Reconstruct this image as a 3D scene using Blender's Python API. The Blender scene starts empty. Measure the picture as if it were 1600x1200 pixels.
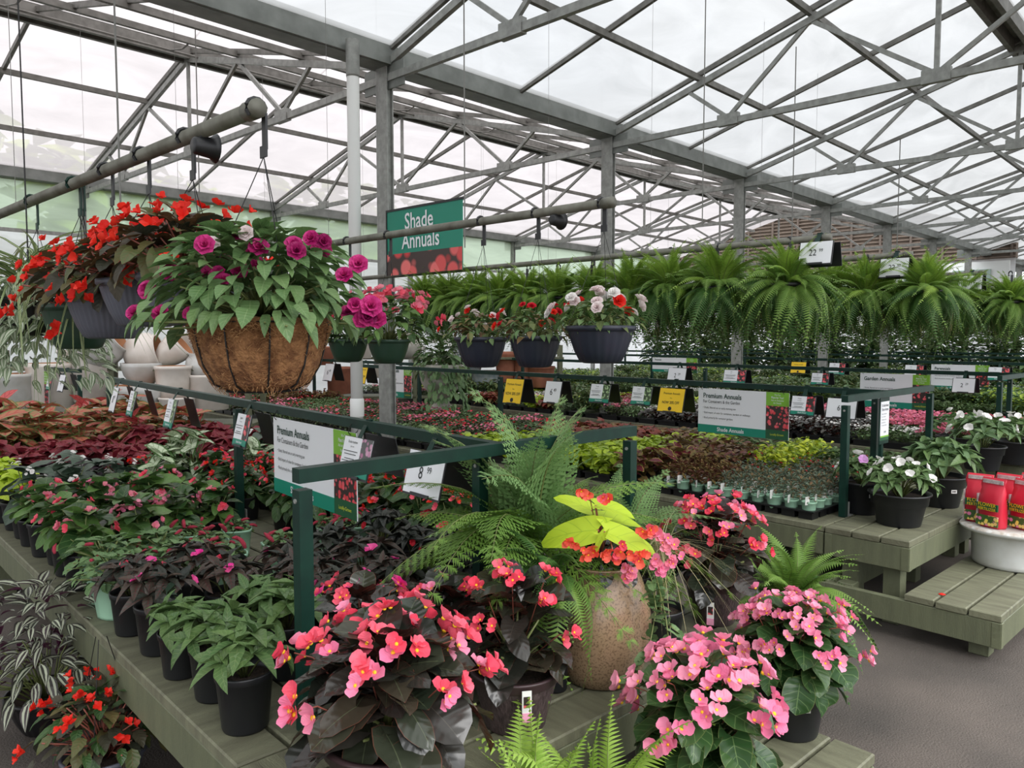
import bpy, math, random
import numpy as np
from mathutils import Vector, Matrix
random.seed(7); RNG = np.random.default_rng(7)
S = bpy.context.scene; C = S.collection
PI = math.pi

# ------------------------------------------------------------ camera
FOC, HOR, CAMZ = 1200.0, 525.0, 1.6
PITCH = math.atan((600 - HOR) / FOC); AX = math.radians(46.9)
fh = Vector((math.cos(AX), math.sin(AX), 0)); rt = Vector((math.sin(AX), -math.cos(AX), 0)); zz = Vector((0, 0, 1))
fw = fh * math.cos(PITCH) - zz * math.sin(PITCH); upv = rt.cross(fw)
cd = bpy.data.cameras.new('camera'); cam = bpy.data.objects.new('camera', cd); C.objects.link(cam)
M = Matrix.Identity(4)
for i, v in enumerate((rt, upv, -fw)):
    for k in range(3): M[k][i] = v[k]
M[2][3] = CAMZ
cam.matrix_world = M; cd.sensor_width = 36; cd.lens = 27; cd.clip_end = 300; cd.clip_start = .02
S.camera = cam
# ------------------------------------------------------------ world, exposure
def s2l(c):
    c = c / 255.0
    return c / 12.92 if c <= .04045 else ((c + .055) / 1.055) ** 2.4
def col(c, a=1.0): return (s2l(c[0]), s2l(c[1]), s2l(c[2]), a)
W = bpy.data.worlds.new('world'); S.world = W; W.use_nodes = True
wn = W.node_tree.nodes; wl = W.node_tree.links
bg = wn['Background']; tc = wn.new('ShaderNodeTexCoord'); mp = wn.new('ShaderNodeMapping'); mp.inputs['Scale'].default_value = (1, 1, 2.5)
nz = wn.new('ShaderNodeTexNoise'); nz.inputs['Scale'].default_value = 2.2; nz.inputs['Detail'].default_value = 5
cr = wn.new('ShaderNodeValToRGB'); cr.color_ramp.elements[0].position = .3; cr.color_ramp.elements[1].position = .75
cr.color_ramp.elements[0].color = (.82, .86, .92, 1); cr.color_ramp.elements[1].color = (1, 1, 1, 1)
wl.new(tc.outputs['Generated'], mp.inputs[0]); wl.new(mp.outputs[0], nz.inputs['Vector']); wl.new(nz.outputs['Fac'], cr.inputs[0]); wl.new(cr.outputs[0], bg.inputs['Color'])
bg.inputs['Strength'].default_value = 1.0
# overcast sky: zenith brighter than the horizon
sg = wn.new('ShaderNodeSeparateXYZ'); wl.new(tc.outputs['Generated'], sg.inputs[0])
gr = wn.new('ShaderNodeMapRange'); gr.inputs[1].default_value = 0; gr.inputs[2].default_value = 1; gr.inputs[3].default_value = .95; gr.inputs[4].default_value = 3.0; wl.new(sg.outputs[2], gr.inputs[0]); wl.new(gr.outputs[0], bg.inputs['Strength'])
sun = bpy.data.lights.new('sun', 'SUN'); sun.energy = 3.6; sun.angle = 1.2; sun.color = (1, .98, .95)
so = bpy.data.objects.new('sun', sun); C.objects.link(so); so.rotation_euler = (math.radians(28), math.radians(-12), math.radians(20))
S.view_settings.view_transform = 'Standard'; S.view_settings.look = 'None'; S.view_settings.gamma = 1
S.view_settings.use_curve_mapping = False
S.view_settings.exposure = 0.66
S.cycles.max_bounces = 7; S.cycles.diffuse_bounces = 3; S.cycles.glossy_bounces = 2; S.cycles.transmission_bounces = 4
S.cycles.transparent_max_bounces = 8; S.cycles.sample_clamp_indirect = 4; S.cycles.caustics_reflective = False; S.cycles.caustics_refractive = False

# ------------------------------------------------------------ placement helpers (a pixel on a plane of known height -> a point of the place)
def pray(px, py): return rt * ((px - 800) / FOC) + fw - upv * ((py - 600) / FOC)
def at(px, py, z):
    d = pray(px, py); t = (z - CAMZ) / d.z
    return Vector((d.x * t, d.y * t, z))
def atd(px, d, z=0):            # point in the vertical plane seen at px, d metres ahead
    p = fh * d + rt * (d * (px - 800) / FOC); p.z = z
    return p
def zof(py, d): return CAMZ - (py - HOR) * d / FOC
GA = math.radians(3.3)
def gh(s, L, z): return Vector((s * math.cos(GA) - L * math.sin(GA), s * math.sin(GA) + L * math.cos(GA), z))

# ------------------------------------------------------------ mesh builder
class MB:
    def __init__(s): s.v = []; s.f = []; s.m = []; s.uv = []; s.r = []
    def add(s, vs, fs, mi=0, uvs=None, rnd=0.0):
        o = len(s.v); s.v.extend(vs)
        for f in fs:
            s.f.append([o + i for i in f]); s.m.append(mi)
            if uvs is None: s.uv.extend([(0.5, 0.5)] * len(f))
            else: s.uv.extend([uvs[i] for i in f])
            s.r.extend([(rnd, 0)] * len(f))
        return s
    def box(s, c, d, mi=0, rot=None, bev=0):
        x, y, z = d[0] / 2, d[1] / 2, d[2] / 2
        if bev:
            vs = []; b = bev
            for sz in (-1, 1):
                for (i, j) in ((-1, -1), (1, -1), (1, 1), (-1, 1)): vs.append((i * (x - b), j * (y - b), sz * z))
            for sz in (-1, 1):
                for (i, j) in ((-1, -1), (1, -1), (1, 1), (-1, 1)): vs.append((i * x, j * y, sz * (z - b)))
            fs = [(3, 2, 1, 0), (4, 5, 6, 7)]
            for k in range(4):
                n = (k + 1) % 4
                fs += [(0 + k, 0 + n, 8 + n, 8 + k), (8 + k, 8 + n, 12 + n, 12 + k), (12 + k, 12 + n, 4 + n, 4 + k)]
        else:
            vs = [(i * x, j * y, k * z) for k in (-1, 1) for (i, j) in ((-1, -1), (1, -1), (1, 1), (-1, 1))]
            fs = [(3, 2, 1, 0), (4, 5, 6, 7), (0, 1, 5, 4), (1, 2, 6, 5), (2, 3, 7, 6), (3, 0, 4, 7)]
        c = Vector(c)
        vs = [tuple((rot @ Vector(v) if rot else Vector(v)) + c) for v in vs]
        uv = [(.5 + v[0], .5 + v[1]) for v in vs]
        return s.add(vs, fs, mi, uv)
    def beam(s, p, q, w, h, mi=0, up=(0, 0, 1)):
        p = Vector(p); q = Vector(q); d = q - p; L = d.length
        if L < 1e-6: return s
        x = d / L; u = Vector(up)
        y = u.cross(x)
        if y.length < 1e-4: y = Vector((0, 1, 0)).cross(x)
        y.normalize(); z = x.cross(y)
        R = Matrix((x, y, z)).transposed()
        return s.box((p + q) / 2, (L, w, h), mi, R)
    def tube(s, pts, r, n=6, mi=0, cap=True, rnd=0.0):
        pts = [Vector(p) for p in pts]; rs = r if isinstance(r, (list, tuple)) else [r] * len(pts)
        vs = []; N = len(pts); ref = None
        for i, p in enumerate(pts):
            t = (pts[min(i + 1, N - 1)] - pts[max(i - 1, 0)])
            if t.length < 1e-9: t = Vector((0, 0, 1))
            t.normalize()
            if ref is None: ref = Vector((0, 0, 1)) if abs(t.z) < .9 else Vector((1, 0, 0))
            a = t.cross(ref); 
            if a.length < 1e-4: a = t.cross(Vector((0, 1, 0)))
            a.normalize(); b = t.cross(a); ref = b.cross(t) if False else ref
            for k in range(n):
                w = 2 * PI * k / n; vs.append(tuple(p + (a * math.cos(w) + b * math.sin(w)) * rs[i]))
        fs = [(i * n + k, i * n + (k + 1) % n, (i + 1) * n + (k + 1) % n, (i + 1) * n + k) for i in range(N - 1) for k in range(n)]
        if cap: fs += [tuple(range(n - 1, -1, -1)), tuple((N - 1) * n + k for k in range(n))]
        return s.add(vs, fs, mi, None, rnd)
    def lathe(s, prof, n=24, c=(0, 0, 0), mi=0, flute=0, nf=0, capb=True, R=None, mis=None):
        vs = []; c = Vector(c)
        for (r, z) in prof:
            for k in range(n):
                a = 2 * PI * k / n; rr = r * (1 + (flute * (math.cos(nf * a)) if nf else 0))
                v = Vector((rr * math.cos(a), rr * math.sin(a), z))
                vs.append(tuple((R @ v if R else v) + c))
        fs = [(i * n + k, i * n + (k + 1) % n, (i + 1) * n + (k + 1) % n, (i + 1) * n + k) for i in range(len(prof) - 1) for k in range(n)]
        if capb: fs.append(tuple(range(n - 1, -1, -1)))
        return s.add(vs, fs, mi)
    def disc(s, r, z, n=16, mi=0, c=(0, 0, 0)):
        return s.add([(c[0] + r * math.cos(2 * PI * k / n), c[1] + r * math.sin(2 * PI * k / n), c[2] + z) for k in range(n)], [tuple(range(n))], mi)
    def mesh(s, name, mats, smooth=True):
        me = bpy.data.meshes.new(name); me.from_pydata(s.v, [], s.f)
        for m in (mats if isinstance(mats, (list, tuple)) else [mats]): me.materials.append(m)
        if max(s.m) > 0: me.polygons.foreach_set('material_index', s.m)
        if smooth: me.polygons.foreach_set('use_smooth', [True] * len(s.f))
        u = me.uv_layers.new(name='UVMap'); u.data.foreach_set('uv', np.array(s.uv, dtype=np.float32).ravel())
        w = me.uv_layers.new(name='rnd'); w.data.foreach_set('uv', np.array(s.r, dtype=np.float32).ravel())
        me.update()
        return me
    def build(s, name, mats, parent=None, smooth=False, **kw):
        return put(s.mesh(name, mats, smooth), name, parent, **kw)
def put(me, name, parent=None, M=None, label=None, cat=None, group=None, kind=None, loc=None):
    o = bpy.data.objects.new(name, me); C.objects.link(o)
    if parent: o.parent = parent
    if M is not None: o.matrix_basis = M
    if loc is not None: o.location = loc
    return tag(o, label, cat, group, kind)
def tag(o, label=None, cat=None, group=None, kind=None):
    if label: o['label'] = label
    if cat: o['category'] = cat
    if group: o['group'] = group
    if kind: o['kind'] = kind
    return o
def empty(name, loc, rz=0, label=None, cat=None, group=None, kind=None):
    o = bpy.data.objects.new(name, None); C.objects.link(o); o.empty_display_size = .1
    o.location = loc; o.rotation_euler = (0, 0, rz)
    return tag(o, label, cat, group, kind)
def copy_tree(o, loc, rz=0, sc=1.0, label=None, group=None):
    r = o.copy(); C.objects.link(r); r.location = loc; r.rotation_euler = (0, 0, rz); r.scale = (sc, sc, sc)
    if label: r['label'] = label
    if group: r['group'] = group
    for ch in list(KIDS.get(o.name, o.children)):
        c = ch.copy(); C.objects.link(c); c.parent = r
        for g in ch.children:
            d = g.copy(); C.objects.link(d); d.parent = c
    return r
KIDS = {}
ORD = ['first', 'second', 'third', 'fourth', 'fifth', 'sixth', 'seventh', 'eighth', 'ninth', 'tenth', 'eleventh', 'twelfth', 'thirteenth', 'fourteenth', 'fifteenth', 'sixteenth', 'seventeenth', 'eighteenth', 'nineteenth', 'twentieth']
def nth(i):
    if i < 20: return ORD[i]
    t = ['twenty', 'thirty', 'forty', 'fifty', 'sixty', 'seventy', 'eighty', 'ninety'][(i + 1) // 10 - 2]
    return (t + '-' + ORD[(i + 1) % 10 - 1]) if (i + 1) % 10 else (t[:-1] + 'ieth')

# ------------------------------------------------------------ materials
def nt(name):
    m = bpy.data.materials.new(name); m.use_nodes = True
    return m, m.node_tree.nodes, m.node_tree.links, m.node_tree.nodes['Principled BSDF']
def mth(n, l, op, a, b=None, c=None, clamp=False):
    x = n.new('ShaderNodeMath'); x.operation = op; x.use_clamp = clamp
    for i, v in enumerate((a, b, c)):
        if v is None: continue
        if isinstance(v, (int, float)): x.inputs[i].default_value = v
        else: l.new(v, x.inputs[i])
    return x.outputs[0]
def mix(n, l, f, a, b):
    x = n.new('ShaderNodeMix'); x.data_type = 'RGBA'
    for k, v in ((0, f), (6, a), (7, b)):
        if isinstance(v, (int, float)): x.inputs[k].default_value = v
        elif isinstance(v, tuple): x.inputs[k].default_value = v
        else: l.new(v, x.inputs[k])
    return x.outputs[2]
def simple(name, c, rough=.6, metal=0, c2=None, ns=8, bump=0, bs=60, spec=.5, stretch=None, coat=0, lo=.35, hi=.65):
    m, n, l, b = nt(name)
    b.inputs['Roughness'].default_value = rough; b.inputs['Metallic'].default_value = metal
    b.inputs['Base Color'].default_value = col(c); b.inputs['Specular IOR Level'].default_value = spec
    if coat: b.inputs['Coat Weight'].default_value = coat
    if c2 or bump:
        t = n.new('ShaderNodeTexCoord'); mpn = n.new('ShaderNodeMapping'); l.new(t.outputs['Object'], mpn.inputs[0])
        if stretch: mpn.inputs['Scale'].default_value = stretch
    if c2:
        z = n.new('ShaderNodeTexNoise'); z.inputs['Scale'].default_value = ns; z.inputs['Detail'].default_value = 5; l.new(mpn.outputs[0], z.inputs['Vector'])
        r = n.new('ShaderNodeMapRange'); r.inputs[1].default_value = lo; r.inputs[2].default_value = hi; l.new(z.outputs['Fac'], r.inputs[0])
        l.new(mix(n, l, r.outputs[0], col(c), col(c2)), b.inputs['Base Color'])
    if bump:
        z = n.new('ShaderNodeTexNoise'); z.inputs['Scale'].default_value = bs; z.inputs['Detail'].default_value = 3; l.new(mpn.outputs[0], z.inputs['Vector'])
        bp = n.new('ShaderNodeBump'); bp.inputs['Strength'].default_value = bump; bp.inputs['Distance'].default_value = .01
        l.new(z.outputs['Fac'], bp.inputs['Height']); l.new(bp.outputs[0], b.inputs['Normal'])
    return m
def leafmat(name, a, b2, vein=None, vw=.06, side=0, edge=None, ew=.12, stripe=None, blotch=None, bth=.5, under=None, rough=.42, trans=.22, bsc=22, spec=.35):
    m, n, l, b = nt(name)
    uvn = n.new('ShaderNodeUVMap'); uvn.uv_map = 'UVMap'; sp = n.new('ShaderNodeSeparateXYZ'); l.new(uvn.outputs[0], sp.inputs[0])
    u2 = n.new('ShaderNodeUVMap'); u2.uv_map = 'rnd'; s2 = n.new('ShaderNodeSeparateXYZ'); l.new(u2.outputs[0], s2.inputs[0])
    oi = n.new('ShaderNodeObjectInfo')
    rn = mth(n, l, 'FRACT', mth(n, l, 'ADD', s2.outputs[0], oi.outputs['Random']))
    c = mix(n, l, rn, col(a), col(b2))
    mm = mth(n, l, 'MULTIPLY', mth(n, l, 'ABSOLUTE', mth(n, l, 'SUBTRACT', sp.outputs[0], .5)), 2.0)
    v = sp.outputs[1]
    if blotch:
        tcn = n.new('ShaderNodeTexCoord'); z = n.new('ShaderNodeTexNoise'); z.inputs['Scale'].default_value = 9; z.inputs['Detail'].default_value = 3
        cmb = n.new('ShaderNodeCombineXYZ'); l.new(sp.outputs[0], cmb.inputs[0]); l.new(v, cmb.inputs[1]); l.new(mth(n, l, 'MULTIPLY', rn, 50.0), cmb.inputs[2])
        l.new(cmb.outputs[0], z.inputs['Vector'])
        c = mix(n, l, mth(n, l, 'GREATER_THAN', z.outputs['Fac'], bth), c, col(blotch))
    if stripe:
        q = mth(n, l, 'ABSOLUTE', mth(n, l, 'SUBTRACT', mm, .45))
        c = mix(n, l, mth(n, l, 'LESS_THAN', q, .2), c, col(stripe))
    if vein:
        k = mth(n, l, 'SUBTRACT', 1.0, mth(n, l, 'DIVIDE', mm, vw), clamp=True)
        if side:
            sv = mth(n, l, 'PINGPONG', mth(n, l, 'SUBTRACT', mth(n, l, 'MULTIPLY', v, float(side)), mth(n, l, 'MULTIPLY', mm, 1.4)), .5)
            k2 = mth(n, l, 'SUBTRACT', 1.0, mth(n, l, 'DIVIDE', sv, vw * 1.6), clamp=True)
            k = mth(n, l, 'MAXIMUM', k, mth(n, l, 'MULTIPLY', k2, .7))
        c = mix(n, l, k, c, col(vein))
    if edge:
        k = mth(n, l, 'GREATER_THAN', mm, 1 - ew)
        k = mth(n, l, 'MAXIMUM', k, mth(n, l, 'GREATER_THAN', v, 1 - ew * .6))
        c = mix(n, l, k, c, col(edge))
    if under:
        g = n.new('ShaderNodeNewGeometry'); c = mix(n, l, g.outputs['Backfacing'], c, col(under))
    l.new(c, b.inputs['Base Color']); b.inputs['Roughness'].default_value = rough; b.inputs['Specular IOR Level'].default_value = spec
    # gentle relief of the side veins
    wv = mth(n, l, 'SINE', mth(n, l, 'MULTIPLY', mth(n, l, 'SUBTRACT', v, mth(n, l, 'MULTIPLY', mm, .25)), 34.0))
    bp = n.new('ShaderNodeBump'); bp.inputs['Strength'].default_value = .16; bp.inputs['Distance'].default_value = .002
    l.new(wv, bp.inputs['Height']); l.new(bp.outputs[0], b.inputs['Normal'])
    if trans:
        tr = n.new('ShaderNodeBsdfTranslucent'); l.new(c, tr.inputs['Color']); ms = n.new('ShaderNodeMixShader'); ms.inputs[0].default_value = trans
        l.new(b.outputs[0], ms.inputs[1]); l.new(tr.outputs[0], ms.inputs[2]); l.new(ms.outputs[0], n['Material Output'].inputs[0])
    return m
def film(name, tint, tr, tlc, alpha=.35, sc=(.5, .5, 3)):
    m, n, l, b = nt(name); n.remove(b)
    t = n.new('ShaderNodeTexCoord'); mpn = n.new('ShaderNodeMapping'); mpn.inputs['Scale'].default_value = sc; mpn.inputs['Rotation'].default_value = (0, 0, .6); l.new(t.outputs['Object'], mpn.inputs[0])
    z = n.new('ShaderNodeTexNoise'); z.inputs['Scale'].default_value = 1.6; z.inputs['Detail'].default_value = 6; z.inputs['Roughness'].default_value = .62; z.inputs['Distortion'].default_value = .8; l.new(mpn.outputs[0], z.inputs['Vector'])
    r = n.new('ShaderNodeMapRange'); r.inputs[1].default_value = .3; r.inputs[2].default_value = .7; l.new(z.outputs['Fac'], r.inputs[0])
    c = mix(n, l, r.outputs[0], tuple(x * .82 for x in tint) + (1,), tint + (1,))
    a = n.new('ShaderNodeBsdfTransparent'); 
    ca = n.new('ShaderNodeVectorMath'); ca.operation = 'SCALE'; ca.inputs['Scale'].default_value = tr; l.new(c, ca.inputs[0]); l.new(ca.outputs[0], a.inputs['Color'])
    q = n.new('ShaderNodeBsdfTranslucent'); cb = n.new('ShaderNodeVectorMath'); cb.operation = 'SCALE'; cb.inputs['Scale'].default_value = tlc; l.new(c, cb.inputs[0]); l.new(cb.outputs[0], q.inputs['Color'])
    ms = n.new('ShaderNodeMixShader'); ms.inputs[0].default_value = alpha; l.new(a.outputs[0], ms.inputs[1]); l.new(q.outputs[0], ms.inputs[2]); l.new(ms.outputs[0], n['Material Output'].inputs[0])
    return m
MT = {}
MT['film'] = film('roof_film', (.95, .96, .96), .315, .30, .5)
MT['film_l'] = film('roof_film_pink', (.95, .89, .89), .32, .37, .5)
MT['film_wall'] = film('wall_film', (.93, .95, .96), .4, .85, .85)
MT['band'] = film('side_band', (.74, .88, .70), .5, .8, .72)
MT['galv'] = simple('galvanised_steel', (158, 160, 156), .5, .2, (134, 136, 132), 14)
MT['galv_dark'] = simple('dark_steel', (128, 127, 122), .55, .2, (104, 103, 98), 10)  # darker grey steel for rafters, purlins, ridge and vents
MT['gutter'] = simple('gutter_steel', (134, 138, 134), .5, .2, (112, 116, 112), 5)
MT['pvc'] = simple('white_pipe', (238, 240, 238), .35)
MT['pipe'] = simple('hanging_pipe', (118, 118, 108), .5, .3, (92, 90, 80), 12)
MT['green'] = simple('green_paint', (14, 50, 40), .45, 0, (10, 40, 33), 14, spec=.3)
MT['wood'] = simple('bench_paint', (106, 110, 84), .55, 0, (84, 88, 68), 3, .3, 40, stretch=(1, 8, 1), lo=.2, hi=.85)
MT['wood_x'] = simple('bench_paint_long', (108, 112, 86), .55, 0, (84, 88, 68), 3, .3, 40, stretch=(8, 1, 1), lo=.2, hi=.85)
MT['plank'] = simple('plank_paint', (118, 119, 96), .6, 0, (84, 82, 66), 4, .35, 50, stretch=(1, 7, 1), lo=.3, hi=.8)
MT['plank_x'] = simple('plank_paint_long', (118, 119, 96), .6, 0, (82, 80, 64), 4, .35, 50, stretch=(7, 1, 1), lo=.3, hi=.8)
MT['asphalt'] = simple('asphalt', (96, 87, 80), .75, 0, (58, 54, 50), 1.3, .5, 120, lo=.3, hi=.7)
MT['black'] = simple('black_plastic', (26, 27, 30), .42)
MT['tray'] = simple('tray_plastic', (18, 18, 20), .4)
MT['navy'] = simple('navy_plastic', (40, 44, 58), .42)
MT['greenpot'] = simple('green_plastic', (38, 66, 50), .4)
MT['greypot'] = simple('grey_plastic', (92, 95, 106), .45)
MT['mint'] = simple('mint_plastic', (158, 200, 172), .4)
MT['soil'] = simple('soil', (38, 28, 22), .95, 0, (62, 48, 38), 60, .8, 120)
MT['weave'] = simple('woven_pot', (58, 46, 47), .5, 0, (84, 70, 70), 130, .5, 160, stretch=(1, 1, .25))
MT['weave_rim'] = simple('pot_rim', (66, 50, 52), .4)
MT['tan'] = simple('tan_glaze', (150, 124, 98), .22, 0, (112, 90, 70), 160, coat=.3, lo=.5, hi=.62)
MT['cream'] = simple('cream_glaze', (232, 226, 218), .25, 0, (208, 200, 190), 3)
MT['white_glaze'] = simple('white_glaze', (210, 212, 210), .3, 0, (188, 188, 182), 5)
MT['terra'] = simple('terracotta', (168, 108, 84), .8, 0, (140, 86, 66), 6)
MT['terra_in'] = simple('terracotta_inside', (190, 138, 100), .8)
MT['blue_glaze'] = simple('blue_grey_glaze', (132, 148, 156), .35, 0, (170, 176, 176), 14)
MT['stone'] = simple('stone_urn', (186, 184, 174), .8, 0, (160, 158, 148), 8)
MT['wire'] = simple('wire', (20, 20, 20), .5)
MT['cord'] = simple('cord', (120, 120, 116), .6)
MT['white'] = simple('white_print', (232, 234, 238), .45)
MT['teal'] = simple('teal_print', (14, 132, 108), .45)
MT['lime'] = simple('lime_print', (124, 180, 52), .45)
MT['dkgreen'] = simple('dark_green_print', (28, 84, 52), .45)
MT['yellow'] = simple('yellow_print', (250, 206, 30), .45)
MT['ink'] = simple('ink', (20, 24, 26), .5)
MT['inkgreen'] = simple('dark_green_ink', (16, 58, 46), .5)
MT['inklime'] = simple('yellow_ink', (210, 220, 60), .5)
MT['bluegrey_siding'] = simple('brown_siding', (132, 118, 106), .85, 0, (112, 98, 88), 2, stretch=(1, 1, 14))
MT['brown_frame'] = simple('brown_frame', (96, 84, 76), .85)
MT['cocof'] = simple('coco_fibre', (158, 114, 74), .95, 0, (112, 74, 44), 34, 1.0, 110, lo=.38, hi=.62)
MT['cocol'] = simple('coco_strands', (188, 146, 100), .9, 0, (132, 92, 58), 30)
MT['redplastic'] = simple('red_bag', (206, 40, 62), .35)
MT['bagwhite'] = simple('bag_white', (206, 196, 196), .4, 0, (150, 120, 120), 40)
MT['pink_tag'] = simple('pink_tag', (236, 160, 190), .5)
MT['tagwhite'] = simple('tag_white', (216, 216, 212), .5)
def picmat(name, a, b2, dark, sc=18):
    m, n, l, b = nt(name); t = n.new('ShaderNodeTexCoord'); v = n.new('ShaderNodeTexVoronoi'); v.inputs['Scale'].default_value = sc; l.new(t.outputs['Object'], v.inputs['Vector'])
    r = n.new('ShaderNodeMapRange'); r.inputs[1].default_value = .45; r.inputs[2].default_value = .6; l.new(v.outputs['Distance'], r.inputs[0])
    sx = n.new('ShaderNodeSeparateColor'); l.new(v.outputs['Color'], sx.inputs[0])
    c = mix(n, l, sx.outputs[0], col(a), col(b2)); c = mix(n, l, mth(n, l, 'GREATER_THAN', sx.outputs[1], .78), c, col(dark)); c = mix(n, l, r.outputs[0], c, col(dark))
    l.new(c, b.inputs['Base Color']); b.inputs['Roughness'].default_value = .45
    return m
MT['pic_red'] = picmat('flower_picture_red', (214, 52, 60), (240, 110, 120), (52, 40, 38), 40)
MT['pic_big'] = picmat('flower_picture_big', (208, 48, 52), (240, 120, 118), (60, 44, 40), 7)
MT['pic_pink'] = picmat('flower_picture_pink', (180, 110, 150), (220, 180, 200), (90, 90, 90), 40)
MT['pic_green'] = picmat('leaf_picture', (110, 150, 80), (190, 210, 170), (60, 80, 50), 60)
MT['pic_bag'] = picmat('bag_picture', (226, 120, 170), (240, 220, 90), (60, 90, 40), 50)
# ------------------------------------------------------------ setting: ground, greenhouse frame, film
b = MB(); b.box((14, 12, -.05), (80, 70, .1)); b.build('floor', MT['asphalt'], kind='structure')
HG, HC, HR = 4.25, 4.1, 5.4           # gutter, chord, ridge heights
S0, SP = 4.7, 3.66                    # first column, spacing
LG, LL, LR = 6.2, 14.9, -1.65          # gutter lines
END_L, END_R = 24.2, 42.0
SB = -9.0
def slab(name, pts, m, t=.01, **kw):
    nrm = (Vector(pts[1]) - Vector(pts[0])).cross(Vector(pts[2]) - Vector(pts[0])).normalized() * t
    vs = [tuple(p) for p in pts] + [tuple(Vector(p) + nrm) for p in pts]; n = len(pts)
    fs = [tuple(range(n - 1, -1, -1)), tuple(range(n, 2 * n))] + [(k, (k + 1) % n, n + (k + 1) % n, n + k) for k in range(n)]
    # films are single sheets so light passes once
    return MB().add([tuple(p) for p in pts], [tuple(range(n))]).build(name, m, kind='structure', **kw)
def roofz(L, La, Lb): 
    mid = (La + Lb) / 2; return HG + .12 + (HR - HG) * (1 - abs(L - mid) / abs(Lb - mid))
for (La, Lb, se, mk) in ((LG, LL, END_L, 'film_l'), (LG, LR, END_R, 'film')):
    mid = (La + Lb) / 2
    slab('ceiling', [gh(SB, La, HG + .1), gh(se, La, HG + .1), gh(se, mid, HR + .12), gh(SB, mid, HR + .12)], MT[mk])
    slab('ceiling', [gh(SB, Lb, HG + .1), gh(se, Lb, HG + .1), gh(se, mid, HR + .12), gh(SB, mid, HR + .12)], MT[mk])
# gutters
for (L, se, nm) in ((LG, END_R, 'middle'), (LL, END_L, 'left'), (LR, END_R, 'right')):
    g = MB()
    g.beam(gh(SB, L, HG + .14), gh(se, L, HG + .14), .26, .10)
    g.beam(gh(SB, L + .12, HG + .03), gh(se, L + .12, HG + .03), .03, .14)
    g.beam(gh(SB, L - .12, HG + .03), gh(se, L - .12, HG + .03), .03, .14)
    g.beam(gh(SB, L, HG - .03), gh(se, L, HG - .03), .2, .03)
    g.build('gutter_beam', MT['gutter'], label={'middle': 'long grey steel gutter beam crossing the roof above the column row', 'left': 'grey eave beam above the pale green side band on the left', 'right': 'grey gutter beam at the right edge of the roof'}[nm], cat='beam')
# columns
def column(s, L, i, side):
    o = empty('steel_column', gh(s, L, 0), GA, {'mid': 'grey galvanised steel column, %s of the row under the long gutter' % nth(i), 'left': 'grey steel column in the left side wall, %s from the left' % nth(i), 'right': 'grey steel column of the right roof edge, %s along' % nth(i)}[side], 'column', 'steel columns holding up the gutters')
    w = .115 if side == 'mid' else .09
    m = MB(); m.box((0, 0, HG / 2), (w * .5, w, HG)); m.box((w * .3, 0, HG / 2), (.012, w * 1.5, HG)); m.box((-w * .3, 0, HG / 2), (.012, w * 1.5, HG)); m.build('post', MT['galv'], o)
    m = MB(); m.box((0, 0, .01), (.24, .24, .02)); m.build('foot_plate', MT['galv'], o)
    m = MB(); m.box((0, 0, HG - .14), (.02, .62, .24)); m.build('gusset_plate', MT['gutter'], o)
    return o
n = 0
for k in range(0, 9): column(S0 + SP * k, LG, k, 'mid')
for k in range(-2, 6): column(S0 + SP * k, LL, k + 2, 'left')
# trusses, one per column, per bay
def truss(s, La, Lb, i, side):
    o = empty('roof_truss', gh(s, La, HC), GA, '%s truss of the %s roof bay, counted from the camera' % (nth(i), side), 'truss', 'galvanised trusses across the %s roof bay' % side)
    sgn = 1 if Lb > La else -1; Wd = abs(Lb - La)
    def P(f, z): return (0, sgn * f * Wd, z - HC)
    def T(f): return HC + .12 + (HR - .05 - HC - .12) * (1 - abs(f - .5) * 2)
    m = MB(); m.beam(P(.01, HC), P(.99, HC), .05, .07); m.build('bottom_chord', MT['galv'], o)
    m = MB(); m.beam(P(.01, T(.01)), P(.5, T(.5)), .05, .07); m.beam(P(.5, T(.5)), P(.99, T(.99)), .05, .07); m.build('top_chord', MT['galv'], o)
    bn, tn = (.22, .5, .78), (.15, .34, .66, .85)
    webs = [(.22, .15), (.22, .34), (.5, .34), (.5, .5), (.5, .66), (.78, .66), (.78, .85)]
    for (a, c) in webs:
        off = .012 if c < a else -.012
        MB().beam(P(a + off * (0 if a == c else 1) * .6, HC), P(c, T(c)), .035, .045).build('web_bar', MT['galv'], o)
    for a in bn: MB().box(P(a, HC + .02), (.07, .26, .13)).build('joint_plate', MT['galv'], o)
    return o
for k in range(-1, 7):
    if S0 + SP * k < END_L + .5: truss(S0 + SP * k, LG, LL, k + 1, 'left')
for k in range(-1, 10): truss(S0 + SP * k, LG, LR, k + 1, 'right')
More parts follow.
